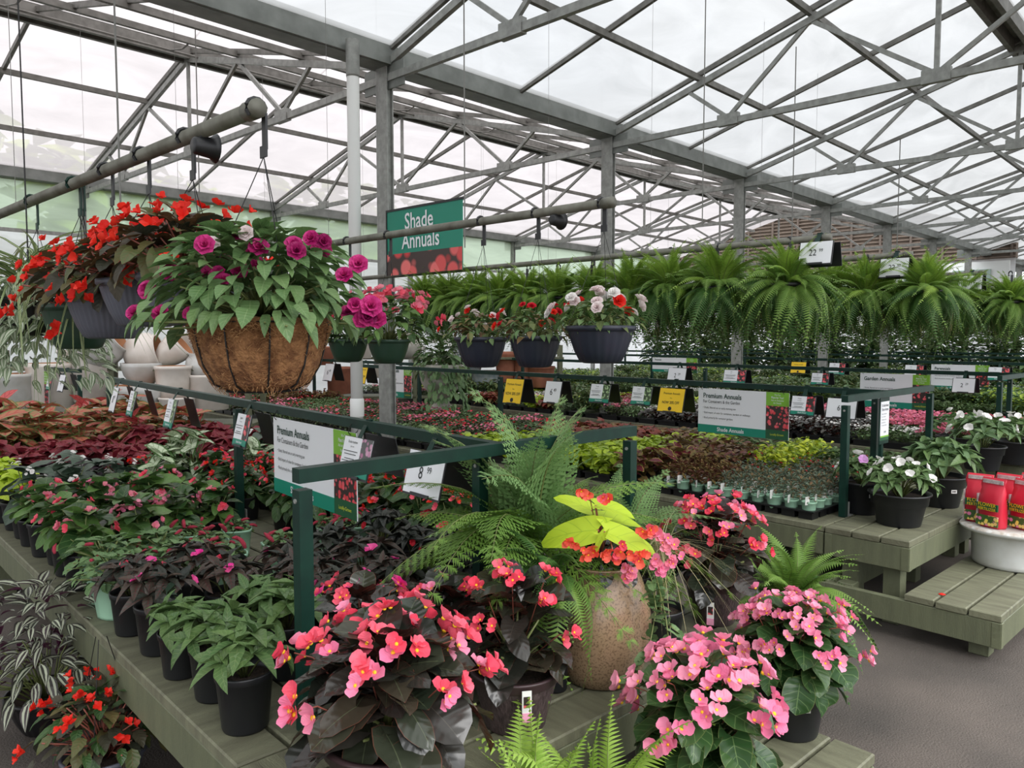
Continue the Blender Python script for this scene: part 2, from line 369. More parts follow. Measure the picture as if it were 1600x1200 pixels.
# rafters between trusses, and purlins along the house
for (La, Lb, se, side) in ((LG, LL, END_L, 'left'), (LG, LR, END_R, 'right')):
    mid = (La + Lb) / 2; s = S0 - SP * 2.5; i = 0
    while s < se:
        m = MB(); m.beam(gh(s, La, HG + .1), gh(s, mid, HR + .06), .04, .06); m.beam(gh(s, mid, HR + .06), gh(s, Lb, HG + .1), .04, .06)
        m.build('rafter', MT['galv_dark'], label='thin dark rafter pair of the %s bay, %s along' % (side, nth(i)), cat='rafter', group='rafters of the %s bay' % side); i += 1
        s += SP / 2 if (i % 2) else SP / 2
    for j, f in enumerate((.17, .34, .66, .83)):
        L = La + (Lb - La) * f; z = HG + .04 + (HR - HG) * (1 - abs(f - .5) * 2)
        m = MB(); m.beam(gh(SB, L, z), gh(se, L, z), .05, .07); m.build('purlin', MT['galv_dark'], label='dark purlin of the %s bay, %s from the middle gutter' % (side, nth(j)), cat='purlin', group='purlins of the %s bay' % side)
    m = MB(); w = .09
    m.beam(gh(SB, mid - .1, HR), gh(se, mid - .1, HR), .06, .16); m.beam(gh(SB, mid + .1, HR), gh(se, mid + .1, HR), .06, .16); m.beam(gh(SB, mid, HR + .1), gh(se, mid, HR + .1), .26, .03)
    m.build('ridge_beam', MT['galv_dark'], label='double ridge beam of the %s roof bay' % side, cat='beam')
    # vent motor shaft with curved arms
    rr = empty('vent_shaft', gh(0, mid, HR), 0, 'vent opening shaft with curved arms under the %s ridge' % side, 'vent shaft')
    sg = 1 if Lb > La else -1
    base = gh(0, mid, HR)
    def rel(s, L, z): return gh(s, L, z) - base
    m = MB(); m.tube([rel(SB, mid - .35, HR - .12), rel(se, mid - .35, HR - .12)], .016, 6); m.build('shaft', MT['galv_dark'], rr)
    s = -3
    while s < min(se, 30):
        MB().tube([rel(s, mid - .35, HR - .12), rel(s + .05, mid - .6, HR - .15), rel(s + .1, mid - .85, HR - .06), rel(s + .12, mid - 1.0, HR + .0)], .012, 5).build('vent_arm', MT['galv_dark'], rr)
        s += 1.83
# wind cords hanging from the roof
for i, (px, d, z) in enumerate(((196, 3.6, 2.2), (727, 4.4, 2.1), (1094, 7.0, 2.6), (1233, 9.0, 2.6), (1396, 13, 2.8), (318, 8.0, 2.4))):
    p = atd(px, d, z); MB().tube([p, (p.x, p.y, 4.9)], .003 + .0004 * d, 4).build('rope', MT['cord'], label='thin grey cord hanging from the roof, %s from the left' % nth([0, 2, 3, 4, 5, 1][i]), cat='cord')
# down pipe
p = gh(S0 - .15, LG - .02, 0); pc = atd(557, 7.15, 0)
o = empty('down_pipe', pc, 0, 'white plastic rainwater pipe beside the first grey column', 'pipe')
MB().lathe([(.057, .0), (.057, 4.0)], 20).build('pipe', MT['pvc'], o, smooth=True)
MB().lathe([(.064, .85), (.066, .86), (.066, 1.0), (.060, 1.02)], 20, capb=False).build('socket', MT['pvc'], o, smooth=True)
MB().lathe([(.06, 3.95), (.062, 3.97), (.062, 4.28)], 20).build('outlet', MT['galv'], o, smooth=True)
# left side wall
slab('wall_left', [gh(SB, LL + .05, 0), gh(END_L, LL + .05, 0), gh(END_L, LL + .05, 3.35), gh(SB, LL + .05, 3.35)], MT['film_wall'])
slab('window_1', [gh(SB, LL + .05, 3.38), gh(END_L, LL + .05, 3.38), gh(END_L, LL + .05, HG), gh(SB, LL + .05, HG)], MT['band'])
MB().beam(gh(SB, LL, 3.36), gh(END_L, LL, 3.36), .05, .06).build('trim_1', MT['galv'], kind='structure')
MB().beam(gh(SB, LL, 2.3), gh(END_L, LL, 2.3), .04, .05).build('trim_2', MT['galv'], kind='structure')
# brown timber building past the end of the left bay
SW = 29.0; GL0, GL1, GLM = 5.4, 18.6, 12.0
def gz(L): return 5.0 + 2.0 * (1 - abs(L - GLM) / (GLM - GL0))
o = MB().add([tuple(gh(SW + e, L, z)) for e in (0, .3) for (L, z) in ((GL0, 4.1), (GL1, 4.1), (GL1, 5.0), (GLM, 7.0), (GL0, 5.0))],
   [(0, 1, 2, 3, 4), (9, 8, 7, 6, 5), (0, 5, 6, 1), (1, 6, 7, 2), (2, 7, 8, 3), (3, 8, 9, 4), (4, 9, 5, 0)]).build('wall_end', MT['bluegrey_siding'], kind='structure')
for i in range(22):
    z = 4.15 + i * .13; q = 0 if z < 5 else (z - 5) / 2 * (GLM - GL0)
    MB().beam(gh(SW - .03, GL0 + q, z), gh(SW - .03, GL1 - q, z), .03, .115, up=(1, 0, .25)).build('siding_board', MT['bluegrey_siding'], o)
for i in range(14):
    L = GL0 + .1 + i; MB().beam(gh(SW - .08, L, 4.1), gh(SW - .08, L, gz(L) - .05), .06, .09, up=(1, 0, 0)).build('stud', MT['brown_frame'], o)
slab('wall_back', [gh(SW, 5.4, 0), gh(SW, 28, 0), gh(SW, 28, 4.1), gh(SW, 5.4, 4.1)], MT['film_wall'])
# right bay far end
MT['panel'] = simple('white_panel', (214, 216, 214), .6); MT['glass_grey'] = simple('dull_glass', (150, 168, 160), .2)
slab('wall_far', [gh(END_R, LR, 0), gh(END_R, LG, 0), gh(END_R, LG, HG), gh(END_R, (LG + LR) / 2, HR), gh(END_R, LR, HG)], MT['film_wall'])
for i in range(5):
    L = 5.5 - i * 1.5
    fr = MB(); fr.beam(gh(END_R - .1, L, 0), gh(END_R - .1, L, 3.6), .1, .1); fr.build('trim_%d' % (i + 3), MT['panel'], kind='structure')
# long white panels with windows under the brown wall
o = MB().beam(gh(SW - .3, 5.5, 2.9), gh(SW - .3, 12, 2.9), .1, 2.2).build('wall_panel', MT['panel'], kind='structure')
for i in range(4):
    MB().beam(gh(SW - .38, 6.0 + i * 1.5, 3.1), gh(SW - .38, 7.1 + i * 1.5, 3.1), .04, 1.3).build('window_%d' % (i + 2), MT['glass_grey'], kind='structure')

# ------------------------------------------------------------ benches
ZB, ZS = .5, .25
def planks(o, x0, x1, y0, y1, z, along, w=.14, gap=.012, jit=0):
    if along == 'X':
        n = max(1, round((y1 - y0) / (w + gap))); w2 = (y1 - y0) / n
        for i in range(n):
            e = random.uniform(0, .008)
            MB().box(((x0 + x1) / 2 + e, y0 + w2 * (i + .5), z - .019 + random.uniform(-.0015, .0015)), (x1 - x0, w2 - gap, .038), bev=.005).build('plank', MT['plank_x'], o)
    else:
        n = max(1, round((x1 - x0) / (w + gap))); w2 = (x1 - x0) / n
        for i in range(n):
            MB().box((x0 + w2 * (i + .5), (y0 + y1) / 2, z - .019 + random.uniform(-.0015, .0015)), (w2 - gap, y1 - y0, .038), bev=.005).build('plank', MT['plank'], o)
def bench(x0, x1, y0, y1, z, along, label, group, pym=None, fh_=.13):
    o = empty('bench', (0, 0, 0), 0, label, 'bench', group)
    o.location = ((x0 + x1) / 2, (y0 + y1) / 2, 0)
    x0r, x1r, y0r, y1r = x0 - o.location.x, x1 - o.location.x, y0 - o.location.y, y1 - o.location.y
    planks(o, x0r, x1r, y0r, (pym - o.location.y) if pym else y1r, z, along)
    zf = z - .038 - fh_ / 2
    for yy in (y0r + .025, y1r - .025): MB().box(((x0r + x1r) / 2, yy, zf), (x1r - x0r - .004, .038, fh_), bev=.003).build('side_board', MT['wood_x'], o)
    for xx in (x0r + .025, x1r - .025): MB().box((xx, (y0r + y1r) / 2, zf), (.038, y1r - y0r - .004, fh_), bev=.003).build('side_board', MT['wood'], o)
    L = y1r - y0r if along != 'X' or (y1r - y0r) > (x1r - x0r) else x1r - x0r
    ny = max(2, int((y1r - y0r) / 1.5) + 1); nx = 2 if (x1r - x0r) < 2.2 else 3
    for i in range(ny):
        for j in range(nx):
            yy = y0r + .12 + (y1r - y0r - .24) * i / (ny - 1); xx = x0r + .13 + (x1r - x0r - .26) * j / (nx - 1)
            MB().box((xx, yy, (z - .045) / 2), (.09, .09, z - .045), bev=.004).build('leg', MT['wood'], o)
    return o
G_B = 'olive painted timber benches'
B1X = (.78, 2.62); B2X = (4.32, 6.25); DR = 3.43
bench(B1X[0], B1X[1], 1.40, 1.87, ZB, 'X', 'olive bench section across the near end of the closest display', G_B)
bench(B1X[0], B1X[1], 1.875, 7.5, ZB, 'Y', 'long olive bench running away to the left under potted annuals', G_B)
bench(B1X[0], B1X[1], 7.505, 13.5, ZB, 'Y', 'far continuation of the left bench toward the white pots', G_B)
bench(.72, 2.5, .95, 1.385, ZS, 'X', 'low olive step bench in front of the closest display', G_B)
bench(B2X[0], B2X[1], 1.50, 1.97, ZB, 'X', 'olive bench section holding the white impatiens tubs on the right', G_B)
bench(B2X[0], B2X[1], 1.975, 7.5, ZB, 'Y', 'olive bench carrying trays of small plants, second row', G_B)
bench(B2X[0], B2X[1], 7.505, 14.0, ZB, 'Y', 'far part of the second bench with red and pink flowers', G_B)
bench(4.2, 6.4, 1.03, 1.95, ZS, 'X', pym=1.485, label='low olive step bench under the white ceramic stand', group=G_B)
for r in range(3, 7):
    x0 = B2X[0] + DR * (r - 2)
    bench(x0, x0 + 1.93, 2.0, 13.0, ZB, 'Y', 'olive bench of the %s display row, partly hidden' % nth(r - 1), G_B)
    bench(x0, x0 + 1.93, 1.5, 1.99, ZB, 'X', 'olive end section of the %s display row' % nth(r - 1), G_B)
    if r < 5: bench(x0 - .1, x0 + 2.0, 1.03, 1.95, ZS, 'X', pym=1.485, label='low olive step at the end of the %s display row' % nth(r - 1), group=G_B)
# floor leg height fix: lower step legs reach the floor by construction

# ------------------------------------------------------------ green rails
ZR = 1.22
def bracket(o, x, y, z):
    m = MB(); m.box((x + .03, y, z + .045), (.006, .05, .09)); m.box((x + .055, y, z + .003), (.06, .05, .006)); m.tube([(x + .03, y, z + .06), (x + .04, y, z + .06)], .009, 6)
    m.build('foot_bracket', MT['galv'], o)
def rail(pts, posts, label, w=.04, arm=None):
    o = empty('sign_rail', (pts[0][0], pts[0][1], ZB), 0, label, 'rail', 'dark green square tube rails above the benches')
    b0 = Vector((pts[0][0], pts[0][1], ZB)); R = [Vector((p[0], p[1], ZR)) - b0 for p in pts]
    MB().beam(R[0], R[1], w, w).build('top_rail', MT['green'], o)
    d = (R[1] - R[0]).normalized()
    for P in posts:
        q = R[0] + (R[1] - R[0]) * P
        MB().box((q.x, q.y, (ZR - ZB) / 2 - w / 2), (w, w, ZR - ZB - w)).build('post', MT['green'], o)
        bracket(o, q.x, q.y, 0)
        MB().tube([(q.x - w / 2 - .004, q.y, ZR - ZB - .07), (q.x - w / 2, q.y, ZR - ZB - .07)], .007, 6).build('bolt', MT['galv'], o)
    return o
YR1 = (at(170, 592, ZR), at(780, 702, ZR)); YR1 = ((YR1[0].x, YR1[0].y), (1.73, 1.935))
AR1 = ((.985, 1.915), (2.46, 1.915))
p37 = at(370, 628, ZR)
def frac_on(a, c, y): return (y - a[1]) / (c[1] - a[1])
rail(YR1, (0, frac_on(YR1[0], YR1[1], p37.y), 0.985), 'dark green rail running away to the left over the long bench')
rail(AR1, (0.013, .987), 'dark green rail crossing the near end of the closest bench')
e1 = at(125, 580, ZR); rail(((1.9, 12.5), (e1.x, e1.y)), (.0, .5, .993), 'dark green rail far left beside the variegated plant')
YR2 = ((5.3, 8.6), (5.3, 2.02)); AR2 = ((4.62, 2.0), (6.08, 2.0))
rail(YR2, (.0, .42, .99), 'dark green rail along the second bench with the yellow sign')
rail(AR2, (.013, .987), 'dark green rail across the near end of the second bench')
rail(((6.1, 11.2), (6.1, 8.3)), (.01, .99), 'far dark green rail behind the white pipe')
X3 = B2X[0] + DR + .96
YR3 = ((X3, 12.5), (X3, 2.05)); AR3 = ((X3 - .75, 2.05), (X3 + .75, 2.05))
rail(YR3, (.0, .33, .66, .99), 'dark green rail along the third display row')
rail(AR3, (.01, .99), 'dark green rail across the near end of the third row')
for r in (4, 5, 6):
    x = B2X[0] + DR * (r - 2) + .96
    rail(((x, 12.5), (x, 1.9)), (.01, .33, .66, .99), 'dark green rail along the %s display row' % nth(r - 1))
# ------------------------------------------------------------ leaves, flowers, fronds
def prof(kind, v):
    if kind == 'ovate': return max(0, math.sin(PI * v ** .72)) ** .85
    if kind == 'lance': return max(0, math.sin(PI * v ** .8)) ** .9
    if kind == 'round': return math.sqrt(max(0, 1 - (2 * v - 1) ** 2)) ** .9
    if kind == 'heart': return (.55 + .45 * math.sin(PI * min(1, v * 1.9 + .05) * .5)) * math.sqrt(max(0, 1 - v ** 1.7)) if v < 1 else 0
    if kind == 'blade': return (1 - v) ** .5 * min(1, .5 + v * 3)
    if kind == 'petal': return max(0, math.sin(PI * v ** 1.25)) ** .55
def leaf(kind, L=1.0, Wd=.5, nx=4, ny=6, fold=.12, droop=.25, wave=0, asym=0, lobes=.0, serr=0, arch=0):
    """unit leaf: base at the origin, grows along +x, upper side +z. returns verts, faces, uvs"""
    vs, uv, fs = [], [], []
    for j in range(ny + 1):
        v = j / ny; w = prof(kind, v) * Wd * .5
        if serr and 0 < j < ny: w *= 1 + serr * (1 if j % 2 else -1)
        for i in range(nx + 1):
            m = (i / nx - .5) * 2
            x = L * (v - lobes * m * m * (1 - v) ** 3); y = m * w * (1 + asym * (1 if m > 0 else -.6))
            z = fold * abs(m) * w * 2 - droop * L * v * v + wave * math.sin(v * 9 + (2 if m > 0 else 0)) * abs(m) * w + arch * L * math.sin(PI * v)
            vs.append((x, y, z)); uv.append((i / nx, v))
    for j in range(ny):
        for i in range(nx):
            a = j * (nx + 1) + i; fs.append((a, a + nx + 1, a + nx + 2, a + 1))
    return vs, fs, uv
def xf(az, pitch, roll=0, sc=1.0, pos=(0, 0, 0)):
    """leaf matrix: az about z, pitch up positive, roll about own axis"""
    M = Matrix.Rotation(az, 4, 'Z') @ Matrix.Rotation(-pitch, 4, 'Y') @ Matrix.Rotation(roll, 4, 'X') @ Matrix.Scale(sc, 4)
    M.translation = Vector(pos); return M
def addt(mb, tpl, M, mi=0, rnd=0.0):
    A = np.array(tpl[0]); Mn = np.array(M); A = A @ Mn[:3, :3].T + Mn[:3, 3]
    mb.add([tuple(r) for r in A.tolist()], tpl[1], mi, tpl[2], rnd)
LT = {
 'begonia': leaf('heart', 1, .95, 4, 6, .16, .3, .12, .12, .35),
 'begonia2': leaf('heart', 1, .8, 4, 6, -.1, .45, .15, -.15, .3),
 'round': leaf('round', 1, 1.02, 4, 7, .14, .22, .1, .06, .3),
 'wing': leaf('heart', 1, .62, 4, 6, .14, .3, .08, .25, .22),
 'ngi': leaf('lance', 1, .36, 2, 6, .35, .3, 0, 0, 0, .06),
 'ngi_b': leaf('lance', 1, .42, 2, 6, .3, .42, 0, 0, 0, .05),
 'coleus': leaf('ovate', 1, .66, 4, 8, .12, .35, .1, 0, .1, .07),
 'caladium': leaf('heart', 1, .72, 4, 6, .14, .35, .1, 0, .5),
 'ovate': leaf('ovate', 1, .62, 4, 5, .2, .3, 0, 0, .05),
 'small': leaf('ovate', 1, .6, 2, 3, .25, .2),
 'ivy': leaf('heart', 1, .9, 2, 4, .15, .2, 0, 0, .25, .08),
 'spider': leaf('blade', 1, .045, 2, 9, .5, .9, 0, 0, 0, 0, .25),
 'grass': leaf('blade', 1, .012, 2, 9, .3, 1.3, 0, 0, 0, 0, .35),
 'trad': leaf('lance', 1, .4, 4, 5, .22, .35),
 'bigc': leaf('heart', 1, .72, 6, 9, .1, .22, .05, .2, .22),
 'tiny': leaf('ovate', 1, .7, 1, 2, 0, .2),
}
LM = {k: [None] for k in LT}
def petal(L, Wd, nx=3, ny=6, fold=.25, droop=-.15, wave=.1): return leaf('petal', L, Wd, nx, ny, fold, droop, wave)
PT = {'big': petal(1, 1.05), 'mid': petal(1, .85), 'thin': petal(1, .5, 2, 4, .2, .2)}
def fl_begonia(mats, name='flower', ctr=True):
    m = MB()
    addt(m, PT['big'], xf(0, .35, 0, 1.0)); addt(m, PT['big'], xf(PI, .35, 0, 1.0))
    addt(m, PT['mid'], xf(PI / 2, .55, 0, .72, (0, 0, .02))); addt(m, PT['mid'], xf(-PI / 2, .55, 0, .72, (0, 0, .02)))
    return m.mesh(name, mats)
def fl_star(mats, n=5, pt='big', pitch=.15, name='flower'):
    m = MB()
    for k in range(n): addt(m, PT[pt], xf(2 * PI * k / n + .1, pitch + .1 * (k % 2), 0, .95 if k % 2 else 1.05, (0, 0, .015 * k)), 0, k * .13)
    return m.mesh(name, mats)
def fl_double(mats, name='flower'):
    m = MB()
    for r, (n, p, s) in enumerate(((6, .1, 1.0), (5, .6, .8), (4, 1.0, .6), (3, 1.3, .45))):
        for k in range(n): addt(m, PT['big'], xf(2 * PI * k / n + r * .7, p, 0, s, (0, 0, .05 * r)), 0, (r * .2 + k * .07) % 1)
    return m.mesh(name, mats)
def fl_bell(mats, name='flower'):
    m = MB()
    for k in range(4): addt(m, PT['mid' if k % 2 else 'thin'], xf(2 * PI * k / 4, .75, 0, 1.0), 0, k * .2)
    return m.mesh(name, mats)
def flmat(name, a, b2, ctr=None): 
    return leafmat(name, a, b2, rough=.45, trans=.3, spec=.25, vein=ctr, vw=.3) if ctr else leafmat(name, a, b2, rough=.45, trans=.3, spec=.25)
FM = {'coral': flmat('petal_coral', (236, 66, 92), (246, 116, 136)), 'pink': flmat('petal_pink', (240, 128, 168), (248, 166, 190)),
 'orange': flmat('petal_orange', (240, 84, 66), (250, 118, 96)), 'red': flmat('petal_red', (226, 36, 30), (244, 66, 48)),
 'magenta': flmat('petal_magenta', (172, 26, 104), (220, 70, 146)), 'hot': flmat('petal_hot_pink', (238, 48, 158), (246, 110, 170)),
 'white': flmat('petal_white', (236, 234, 230), (250, 246, 244)), 'blush': flmat('petal_blush', (232, 214, 214), (246, 236, 234)),
 'crimson': flmat('petal_crimson', (196, 24, 44), (222, 40, 60)), 'rose': flmat('petal_rose', (226, 110, 136), (240, 150, 164)), 'lilac': flmat('petal_lilac', (200, 140, 200), (220, 170, 220)),
 'catkin': simple('catkin', (196, 60, 84), .9, 0, (160, 40, 60), 60, .6, 120)}
MT['stamen'] = simple('stamen', (244, 196, 36), .6)
m = MB(); m.lathe([(.001, -.06), (.13, .0), (.17, .08), (.12, .17), (.001, .21)], 8); STAMEN = m.mesh('stamen', MT['stamen'])
FLW = {}
for k in ('coral', 'pink', 'orange', 'rose', 'red', 'blush'): FLW['beg_' + k] = fl_begonia(FM[k])
for k in ('hot', 'white', 'coral', 'crimson', 'rose', 'lilac', 'red', 'pink'): FLW['imp_' + k] = fl_star(FM[k])
FM['plum'] = flmat('petal_plum', (126, 20, 78), (176, 40, 108))
for k in ('magenta', 'white', 'red', 'blush', 'crimson', 'coral', 'plum'): FLW['dbl_' + k] = fl_double(FM[k])
for k in ('red', 'coral', 'pink'): FLW['bell_' + k] = fl_bell(FM[k])
m = MB(); pts = [(0, 0, 0), (.3, 0, .06), (.7, 0, .03), (1, 0, -.1)]; m.tube(pts, [.1, .16, .15, .06], 7); FLW['catkin'] = m.mesh('flower', FM['catkin'])
LMAT = {
 'bronze': leafmat('leaf_bronze', (44, 54, 42), (58, 52, 42), vein=(84, 92, 68), vw=.035, edge=(100, 62, 50), ew=.03, under=(92, 50, 42), rough=.2, trans=.06, spec=.5),
 'bronze2': leafmat('leaf_bronze_deep', (34, 40, 34), (50, 44, 40), vein=(66, 62, 54), vw=.03, under=(78, 46, 40), rough=.22, trans=.06, spec=.6),
 'green': leafmat('leaf_green', (84, 120, 60), (104, 140, 72), vein=(124, 150, 92), vw=.04, side=5, rough=.35, edge=(120, 88, 66), ew=.02),
 'dgreen': leafmat('leaf_deep_green', (46, 76, 40), (64, 92, 50), vein=(110, 136, 84), vw=.04, side=4, rough=.3, edge=(96, 110, 64), ew=.04),
 'ngi_g': leafmat('leaf_impatiens_green', (76, 106, 62), (96, 122, 70), vein=(126, 144, 96), vw=.07, side=8, rough=.4),
 'ngi_d': leafmat('leaf_impatiens_dark', (46, 50, 42), (70, 62, 52), vein=(96, 44, 48), vw=.1, side=8, rough=.38, trans=.1),
 'ngi_k': leafmat('leaf_impatiens_black', (40, 46, 40), (56, 58, 50), vein=(34, 32, 32), vw=.08, side=7, rough=.38, trans=.1),
 'coleus_r': leafmat('leaf_coleus_red', (104, 30, 44), (132, 42, 54), vein=(160, 60, 70), vw=.05, side=5, edge=(176, 110, 80), ew=.035, rough=.55),
 'coleus_k': leafmat('leaf_coleus_black', (40, 26, 36), (52, 34, 42), rough=.5),
 'coleus_l': leafmat('leaf_coleus_lime', (164, 190, 40), (186, 206, 62), vein=(120, 150, 40), vw=.05, side=7, rough=.5),
 'coleus_b': leafmat('leaf_coleus_brown', (104, 72, 48), (136, 100, 60), vein=(90, 110, 50), vw=.2, side=5, rough=.55),
 'coleus_p': leafmat('leaf_coleus_burgundy', (120, 40, 54), (100, 56, 52), vein=(80, 26, 40), vw=.12, side=4, edge=(170, 160, 80), ew=.13, rough=.5),
 'rust': leafmat('leaf_rust', (132, 58, 38), (108, 40, 32), vein=(90, 30, 26), vw=.06, side=5, rough=.5),
 'cal_p': leafmat('leaf_caladium_pink', (190, 110, 92), (170, 140, 92), vein=(186, 50, 60), vw=.16, side=4, edge=(112, 128, 70), ew=.25, rough=.5),
 'cal_r': leafmat('leaf_caladium_rose', (198, 90, 92), (206, 110, 104), vein=(150, 36, 50), vw=.1, side=4, edge=(96, 100, 62), ew=.08, rough=.5),
 'cal_w': leafmat('leaf_caladium_white', (206, 216, 190), (190, 206, 170), vein=(96, 130, 70), vw=.08, side=4, edge=(74, 106, 56), ew=.25, rough=.5),
 'ivy': leafmat('leaf_ivy', (92, 124, 80), (112, 142, 92), vein=(140, 160, 112), vw=.08, side=4),
 'dbl': leafmat('leaf_double_impatiens', (86, 118, 70), (108, 136, 84), vein=(136, 158, 110), vw=.05, side=7, rough=.42),
 'rieger': leafmat('leaf_angel', (80, 94, 54), (104, 96, 60), vein=(110, 84, 56), vw=.06, side=4, under=(100, 78, 52)),
 'mixg': leafmat('leaf_mixed', (78, 104, 58), (116, 122, 70), vein=(120, 140, 90), vw=.06),
 'flat_g': leafmat('leaf_flat_green', (66, 88, 50), (88, 104, 58)), 'flat_d': leafmat('leaf_flat_dark', (58, 62, 50), (74, 68, 52)),
 'flat_r': leafmat('leaf_flat_red', (96, 48, 46), (112, 74, 56)), 'flat_l': leafmat('leaf_flat_lime', (140, 168, 58), (166, 186, 72)),
 'flat_y': leafmat('leaf_flat_yellow', (182, 196, 48), (206, 214, 70)), 'flat_s': leafmat('leaf_flat_silver', (104, 120, 104), (92, 108, 86)),
 'flat_o': leafmat('leaf_flat_ochre', (126, 108, 66), (108, 80, 56)), 'hypo': leafmat('leaf_splashed', (206, 212, 196), (178, 190, 162), blotch=(72, 100, 60), bth=.47),
 'chart': leafmat('leaf_chartreuse', (172, 200, 46), (190, 212, 60), vein=(132, 168, 44), vw=.03, side=4, rough=.4, trans=.3),
 'spider': leafmat('leaf_spider', (96, 122, 68), (110, 134, 80), stripe=(196, 206, 160), rough=.4),
 'trad': leafmat('leaf_tradescantia', (140, 158, 126), (112, 136, 98), stripe=(214, 220, 200), vein=(190, 200, 170), vw=.1, rough=.4),
 'zebra': leafmat('leaf_zebrina', (54, 62, 48), (64, 52, 56), stripe=(176, 182, 160), rough=.3, under=(90, 44, 72)),
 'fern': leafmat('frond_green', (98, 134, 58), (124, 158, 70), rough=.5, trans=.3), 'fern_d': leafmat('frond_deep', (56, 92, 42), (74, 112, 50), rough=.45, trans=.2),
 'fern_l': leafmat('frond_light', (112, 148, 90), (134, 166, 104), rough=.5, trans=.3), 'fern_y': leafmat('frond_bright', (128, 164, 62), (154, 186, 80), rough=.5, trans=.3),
 'grass': leafmat('blade_buff', (176, 160, 120), (150, 150, 112)), 'cala': leafmat('leaf_hosta', (84, 112, 74), (100, 128, 84), vein=(120, 146, 104), vw=.05, side=8),
}
MT['stem'] = simple('stem', (112, 122, 70), .5); MT['stem_r'] = simple('stem_red', (150, 84, 70), .5); MT['dead'] = simple('old_frond', (96, 94, 52), .8)
_lc = {}
def leafmesh(kind, mk):
    k = (kind, mk)
    if k not in _lc: m = MB(); addt(m, LT[kind], Matrix.Identity(4)); _lc[k] = m.mesh('leaf', LMAT[mk])
    return _lc[k]
# fern fronds: rachis with pinnae, several droops
U_ = random.uniform
def frond(mk, npin=26, droop=.6, wide=.26, two=False, arch=.3, name='frond', side_d=.15, bend=0):
    m = MB(); 
    def cur(v): return Vector((v * (1 - .18 * droop * v), bend * v * v, arch * math.sin(PI * min(v, 1) * .55) - droop * v ** 2.2))
    pts = [cur(i / 9) for i in range(10)]
    m.tube(pts, [.008 * (1 - .8 * i / 9) for i in range(10)], 3, 1, cap=False)
    for i in range(npin):
        v = .08 + .92 * i / npin; p = cur(v); q = cur(min(1, v + .02)); t = (q - p).normalized() if v < .98 else Vector((1, 0, -.5)).normalized()
        w = wide * (math.sin(PI * min(1, (v + .12)) ** .8) ** .75 if v < .9 else (1 - v) * 3.2) ; w = max(w, .012)
        up = Vector((-t.z, 0, t.x))
        for sd in (-1, 1):
            d = (Vector((-t.y, t.x, 0)).normalized() * sd * .92 + t * .42 - up * side_d * (1 + .5 * random.random())).normalized()
            bw = .9 / npin * (1.25 if not two else 1.5)
            if two:
                nl = 6
                for a in range(nl):
                    f = (a + .5) / nl; c0 = p + d * w * f; lw = bw * (1 - .75 * f) * U_(.9, 1.3)
                    tip = c0 + (t * lw * .7 + d * lw * .5); b0 = c0 - d * w * .5 / nl; b1 = c0 + d * w * .45 / nl
                    tip2 = c0 + (-t * lw * .62 + d * lw * .45)
                    dz = Vector((0, 0, -.012 * random.random()))
                    m.add([tuple(b0), tuple(tip + dz), tuple(b1), tuple(tip2 + dz)], [(0, 1, 2), (0, 2, 3)], 0, [(.5, f), (1, f), (.5, f), (0, f)], random.random() * .3)
            else:
                e = p + d * w - up * w * .12; s1 = p + t * bw * .42; s0 = p - t * bw * .42; mid = p + d * w * .5 + up * w * .03
                m.add([tuple(s0), tuple(s0 * .4 + (mid) * .6 - t * bw * .1), tuple(e), tuple(s1 * .4 + mid * .6 + t * bw * .2), tuple(s1), tuple(mid)], [(0, 1, 5), (1, 2, 5), (2, 3, 5), (3, 4, 5), (4, 0, 5)], 0, [(0, 0), (0, .5), (.5, 1), (1, .5), (1, 0), (.5, .5)], random.random() * .3)
    return m.mesh(name, [LMAT[mk], MT['stem']])
FR = {}
def fr(mk, two, dr):
    k = (mk, two, dr, random.randrange(3))
    if k not in FR: FR[k] = frond(mk, 24 if two else 30, dr, .24 if two else .165, two, .12 if dr > .5 else .2, bend=(-.22, 0, .22)[k[3]])
    return FR[k]
